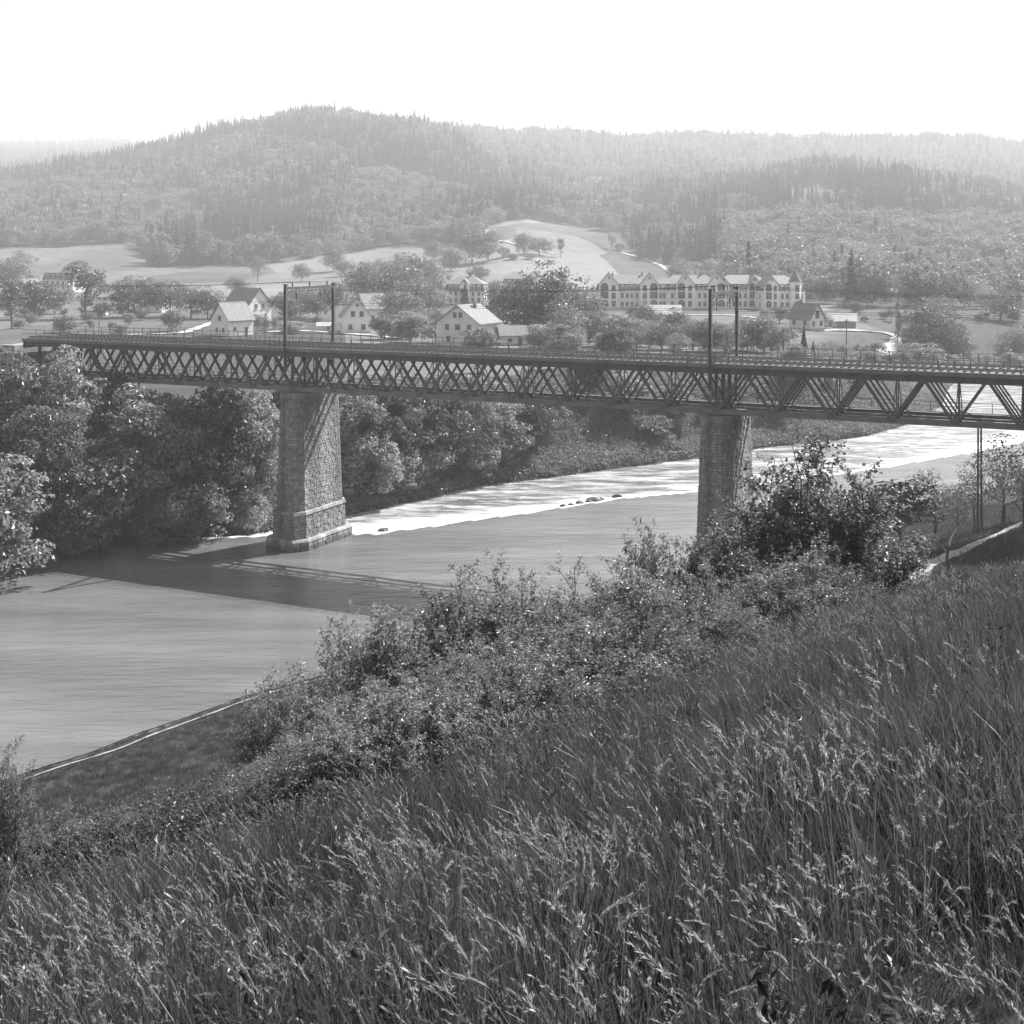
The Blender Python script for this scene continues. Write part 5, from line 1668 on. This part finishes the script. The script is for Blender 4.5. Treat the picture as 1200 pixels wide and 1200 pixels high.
def weed(seed):
    rs = np.random.default_rng(seed)
    mb = MB()
    C, Nn = [], []
    for i in range(5):
        a = rs.uniform(0, 6.28)
        b = np.array([.15 * math.cos(a), .15 * math.sin(a), 0]); L = rs.uniform(.5, .95)
        for k in range(34):
            t = rs.random()
            aa = rs.uniform(0, 6.28)
            C.append(b + np.array([-.2 * t * t * L + .07 * math.cos(aa) * (1.2 - t), .07 * math.sin(aa) * (1.2 - t), L * t])); Nn.append([math.cos(aa) * .6, math.sin(aa) * .6, .8])
    mb.add(*leaf_quads(np.array(C), np.array(Nn), .065, rs, .4, .3))
    for i in range(12):
        blade(mb, rs, np.array([rs.normal(0, .12), rs.normal(0, .12), -.05]), rs.uniform(.4, .8), .009, rs.uniform(.2, .6), math.pi + rs.normal(0, .9))
    return mb.mesh('weed', M['grass'])

def dock(seed):
    rs = np.random.default_rng(seed)
    mb = MB()
    C = []
    for i in range(3):
        b = np.array([rs.normal(0, .1), rs.normal(0, .1), -.05]); L = rs.uniform(.9, 1.3)
        P_ = blade(mb, rs, b, L, .012, rs.uniform(.02, .15), math.pi + rs.normal(0, .8))
        for k in range(60):
            t = rs.uniform(.55, 1.0); q = P_[0] + (P_[-1] - P_[0]) * t
            C.append(q + rs.normal(0, .016, 3))
    mb.add(*leaf_quads(np.array(C), rs.normal(0, 1, (len(C), 3)), .022, rs, .6, .3))
    return mb.mesh('dock', M['dock'])

def long_grass():
    tufts = [grass_tuft(501 + i, 60, .4, 1.0, .3, .009) for i in range(5)]
    lows = [grass_tuft(511 + i, 50, .25, .6, .32, .012) for i in range(2)]
    stalks = [stalk_tuft(521 + i, 7, i % 2) for i in range(4)]
    weeds = [weed(531 + i) for i in range(3)]
    coll = proto_collection('grass_store', tufts + lows + stalks + weeds + [dock(538)])
    rs = np.random.default_rng(21)
    n = 90000
    Y = rs.uniform(2.0, 62, n)
    xw = .47 * Y + 4
    X = rs.uniform(-1, 1, n) * xw
    dens = np.interp(Y, [2, 8, 16, 30, 45, 62], [24, 17, 13, 11, 9, 6])     # tufts per square metre
    avail = n / 60 / (2 * xw)
    keep = rs.random(n) < dens / avail
    # the slope below the hedge carries shrubs instead
    keep &= poly_dist(X, Y, [(-16, 12), (-11, 21), (-8, 22), (-4.6, 20), (-2.5, 19.5), (0, 22), (3.5, 27), (10, 38), (16, 46), (26, 60), (32, 80)]) > rs.normal(0, .7, n)
    X, Y = X[keep], Y[keep]
    Z = near_h(X, Y)
    r = rs.random(len(X))
    clump = fbm(X * .35, Y * .35, 3)
    patch = fbm(X * .22 + 40, Y * .22, 3)
    weedy = fbm(X * .3 + 90, Y * .3 + 5, 2)
    pst = np.clip(.22 + 1.8 * (patch - .5), .06, .6)
    pwd = np.clip((weedy - .62) * 1.6, .012, .3)
    idx = np.where(r < pst, rs.integers(7, 11, len(X)), np.where(r < pst + pwd, rs.integers(11, 14, len(X)), np.where(r < pst + pwd + .02, 14, np.where(r < pst + pwd + .12, rs.integers(5, 7, len(X)), rs.integers(0, 5, len(X))))))
    s = rs.uniform(.5, 1.25, len(X)) * np.clip(.4 + 1.1 * clump, .5, 1.12)
    rot = np.c_[rs.normal(0, .2, len(X)), rs.normal(-.06, .22, len(X)), rs.normal(.2, .9, len(X))]
    scatter('long_grass', np.c_[X, Y, Z], rot, np.c_[s, s, s], idx, coll, 'tall uncut grass with pale ears covering the whole foreground slope', 'grass')
    print('grass', len(X))
    # short turf of the waterside meadow and the right bank
    n = 110000
    X = rs.uniform(-60, 80, n); Y = rs.uniform(24, 165, n)
    d = poly_dist(X, Y, NEAR_BANK)
    u = X / Y * F + CX
    keep = (d > .2) & (u > -320) & (u < 1400) & (((X < -4) & (d < 40)) | ((X > 22) & (d < 60) & (Y > 60)))
    pd = np.abs(poly_dist(X, Y, PATH)); keep &= pd > 1.0
    keep &= (d < .5) | ((d > .95) & (d < 2.0)) | (d > 2.6) | (rs.random(n) < .45)
    X, Y = X[keep], Y[keep]
    Z = near_h(X, Y)
    s = rs.uniform(.5, .95, len(X)) * np.interp(poly_dist(X, Y, NEAR_BANK), [0, 2, 5, 30], [.55, .5, .8, 1.2])
    rot = np.c_[rs.normal(0, .15, len(X)), rs.normal(0, .15, len(X)), rs.uniform(0, 6.28, len(X))]
    turf = [grass_tuft(541 + i, 40, .25, .6, .55, .03) for i in range(3)]
    c2 = proto_collection('turf_store', turf)
    scatter('bank_grass', np.c_[X, Y, Z], rot, np.c_[s, s, s], rs.integers(0, 3, len(X)), c2, 'short rough grass on the low river banks', 'grass')
    # brambles and low leafy growth between meadow and long grass, and among the shrubs
    line = [(-13, 18), (-9, 22), (-5, 21), (-2.5, 21), (0, 24), (4, 30), (10, 39), (17, 48), (24, 60)]
    bl_ = []
    for i in range(18000):
        k = rs.integers(0, len(line) - 1); t = rs.random()
        a, b = line[k], line[k + 1]
        off = rs.uniform(-11, 1.0) if rs.random() < .7 else rs.normal(-2, 2)
        dx, dy = b[0] - a[0], b[1] - a[1]; L = math.hypot(dx, dy)
        bl_.append((a[0] + dx * t + dy / L * off, a[1] + dy * t - dx / L * off))
    bl_ = np.array(bl_)
    X, Y = bl_[:, 0], bl_[:, 1]
    def bramble(seed):
        q = np.random.default_rng(seed)
        m = 260
        C = np.c_[q.normal(0, .35, m), q.normal(0, .35, m), q.random(m) ** 1.2 * .8]
        C[:, 2] *= 1.15 - np.clip(np.hypot(C[:, 0], C[:, 1]), 0, 1)
        mb = MB(); mb.add(*leaf_quads(C, np.tile([0, 0, 1.0], (m, 1)), .055, q, .6, .6))
        return mb.mesh('bramble', M['bramble'])
    c3 = proto_collection('bramble_store', [bramble(551 + i) for i in range(3)])
    s = rs.uniform(.7, 1.4, len(X))
    rot = np.c_[rs.normal(0, .2, len(X)), rs.normal(0, .2, len(X)), rs.uniform(0, 6.28, len(X))]
    scatter('bramble_thicket', np.c_[X, Y, near_h(X, Y)], rot, np.c_[s, s, s], rs.integers(0, 3, len(X)), c3, 'low bramble and leafy ground cover between the shrubs', 'undergrowth')
long_grass()

def far_bank_cover():
    rs = np.random.default_rng(33)
    n = 16000
    t = rs.random(n)
    pts = np.array(FAR_BANK[1:13], float)
    seg = np.cumsum(np.r_[0, np.hypot(*np.diff(pts, axis=0).T)])
    a = t * seg[-1]
    x, y = np.interp(a, seg, pts[:, 0]), np.interp(a, seg, pts[:, 1])
    off = rs.random(n) ** 1.3 * 26 + .3
    k = np.clip(np.searchsorted(seg, a) - 1, 0, len(pts) - 2)
    dx, dy = pts[k + 1, 0] - pts[k, 0], pts[k + 1, 1] - pts[k, 1]
    L = np.hypot(dx, dy)
    X, Y = x - dy / L * off, y + dx / L * off
    Z = far_h(X, Y)
    def clump(seed):
        q = np.random.default_rng(seed); m = 70
        C = np.c_[q.normal(0, .6, m), q.normal(0, .6, m), q.random(m) * 1.0]
        mb = MB(); mb.add(*leaf_quads(C, np.tile([0, 0, 1.0], (m, 1)), .3, q, .5, .6))
        return mb.mesh('undergrowth', M['leaf_light'])
    c = proto_collection('undergrowth_store', [clump(561 + i) for i in range(3)])
    s = rs.uniform(.6, 1.5, n)
    scatter('bank_undergrowth', np.c_[X, Y, Z - .1], np.c_[rs.normal(0, .2, n), rs.normal(0, .2, n), rs.uniform(0, 6.28, n)], np.c_[s, s, s], rs.integers(0, 3, n), c, 'leafy undergrowth covering the far river bank', 'undergrowth')
far_bank_cover()

# ------------------------------------------------------------------ haze
m = bpy.data.materials.new('haze')
m.use_nodes = True
nt = m.node_tree
nt.nodes.clear()
out = nt.nodes.new('ShaderNodeOutputMaterial')
pv = nt.nodes.new('ShaderNodeVolumePrincipled')
pv.inputs['Color'].default_value = (.95, .95, .95, 1)
pv.inputs['Density'].default_value = HAZE_DENSITY
pv.inputs['Anisotropy'].default_value = .12
nt.links.new(pv.outputs[0], out.inputs['Volume'])
hz = MB().box((0, 2300, 220), (9900, 4800, 460)).build('haze', m)
tag(hz, 'pale summer haze filling the valley air', 'haze', kind='stuff')
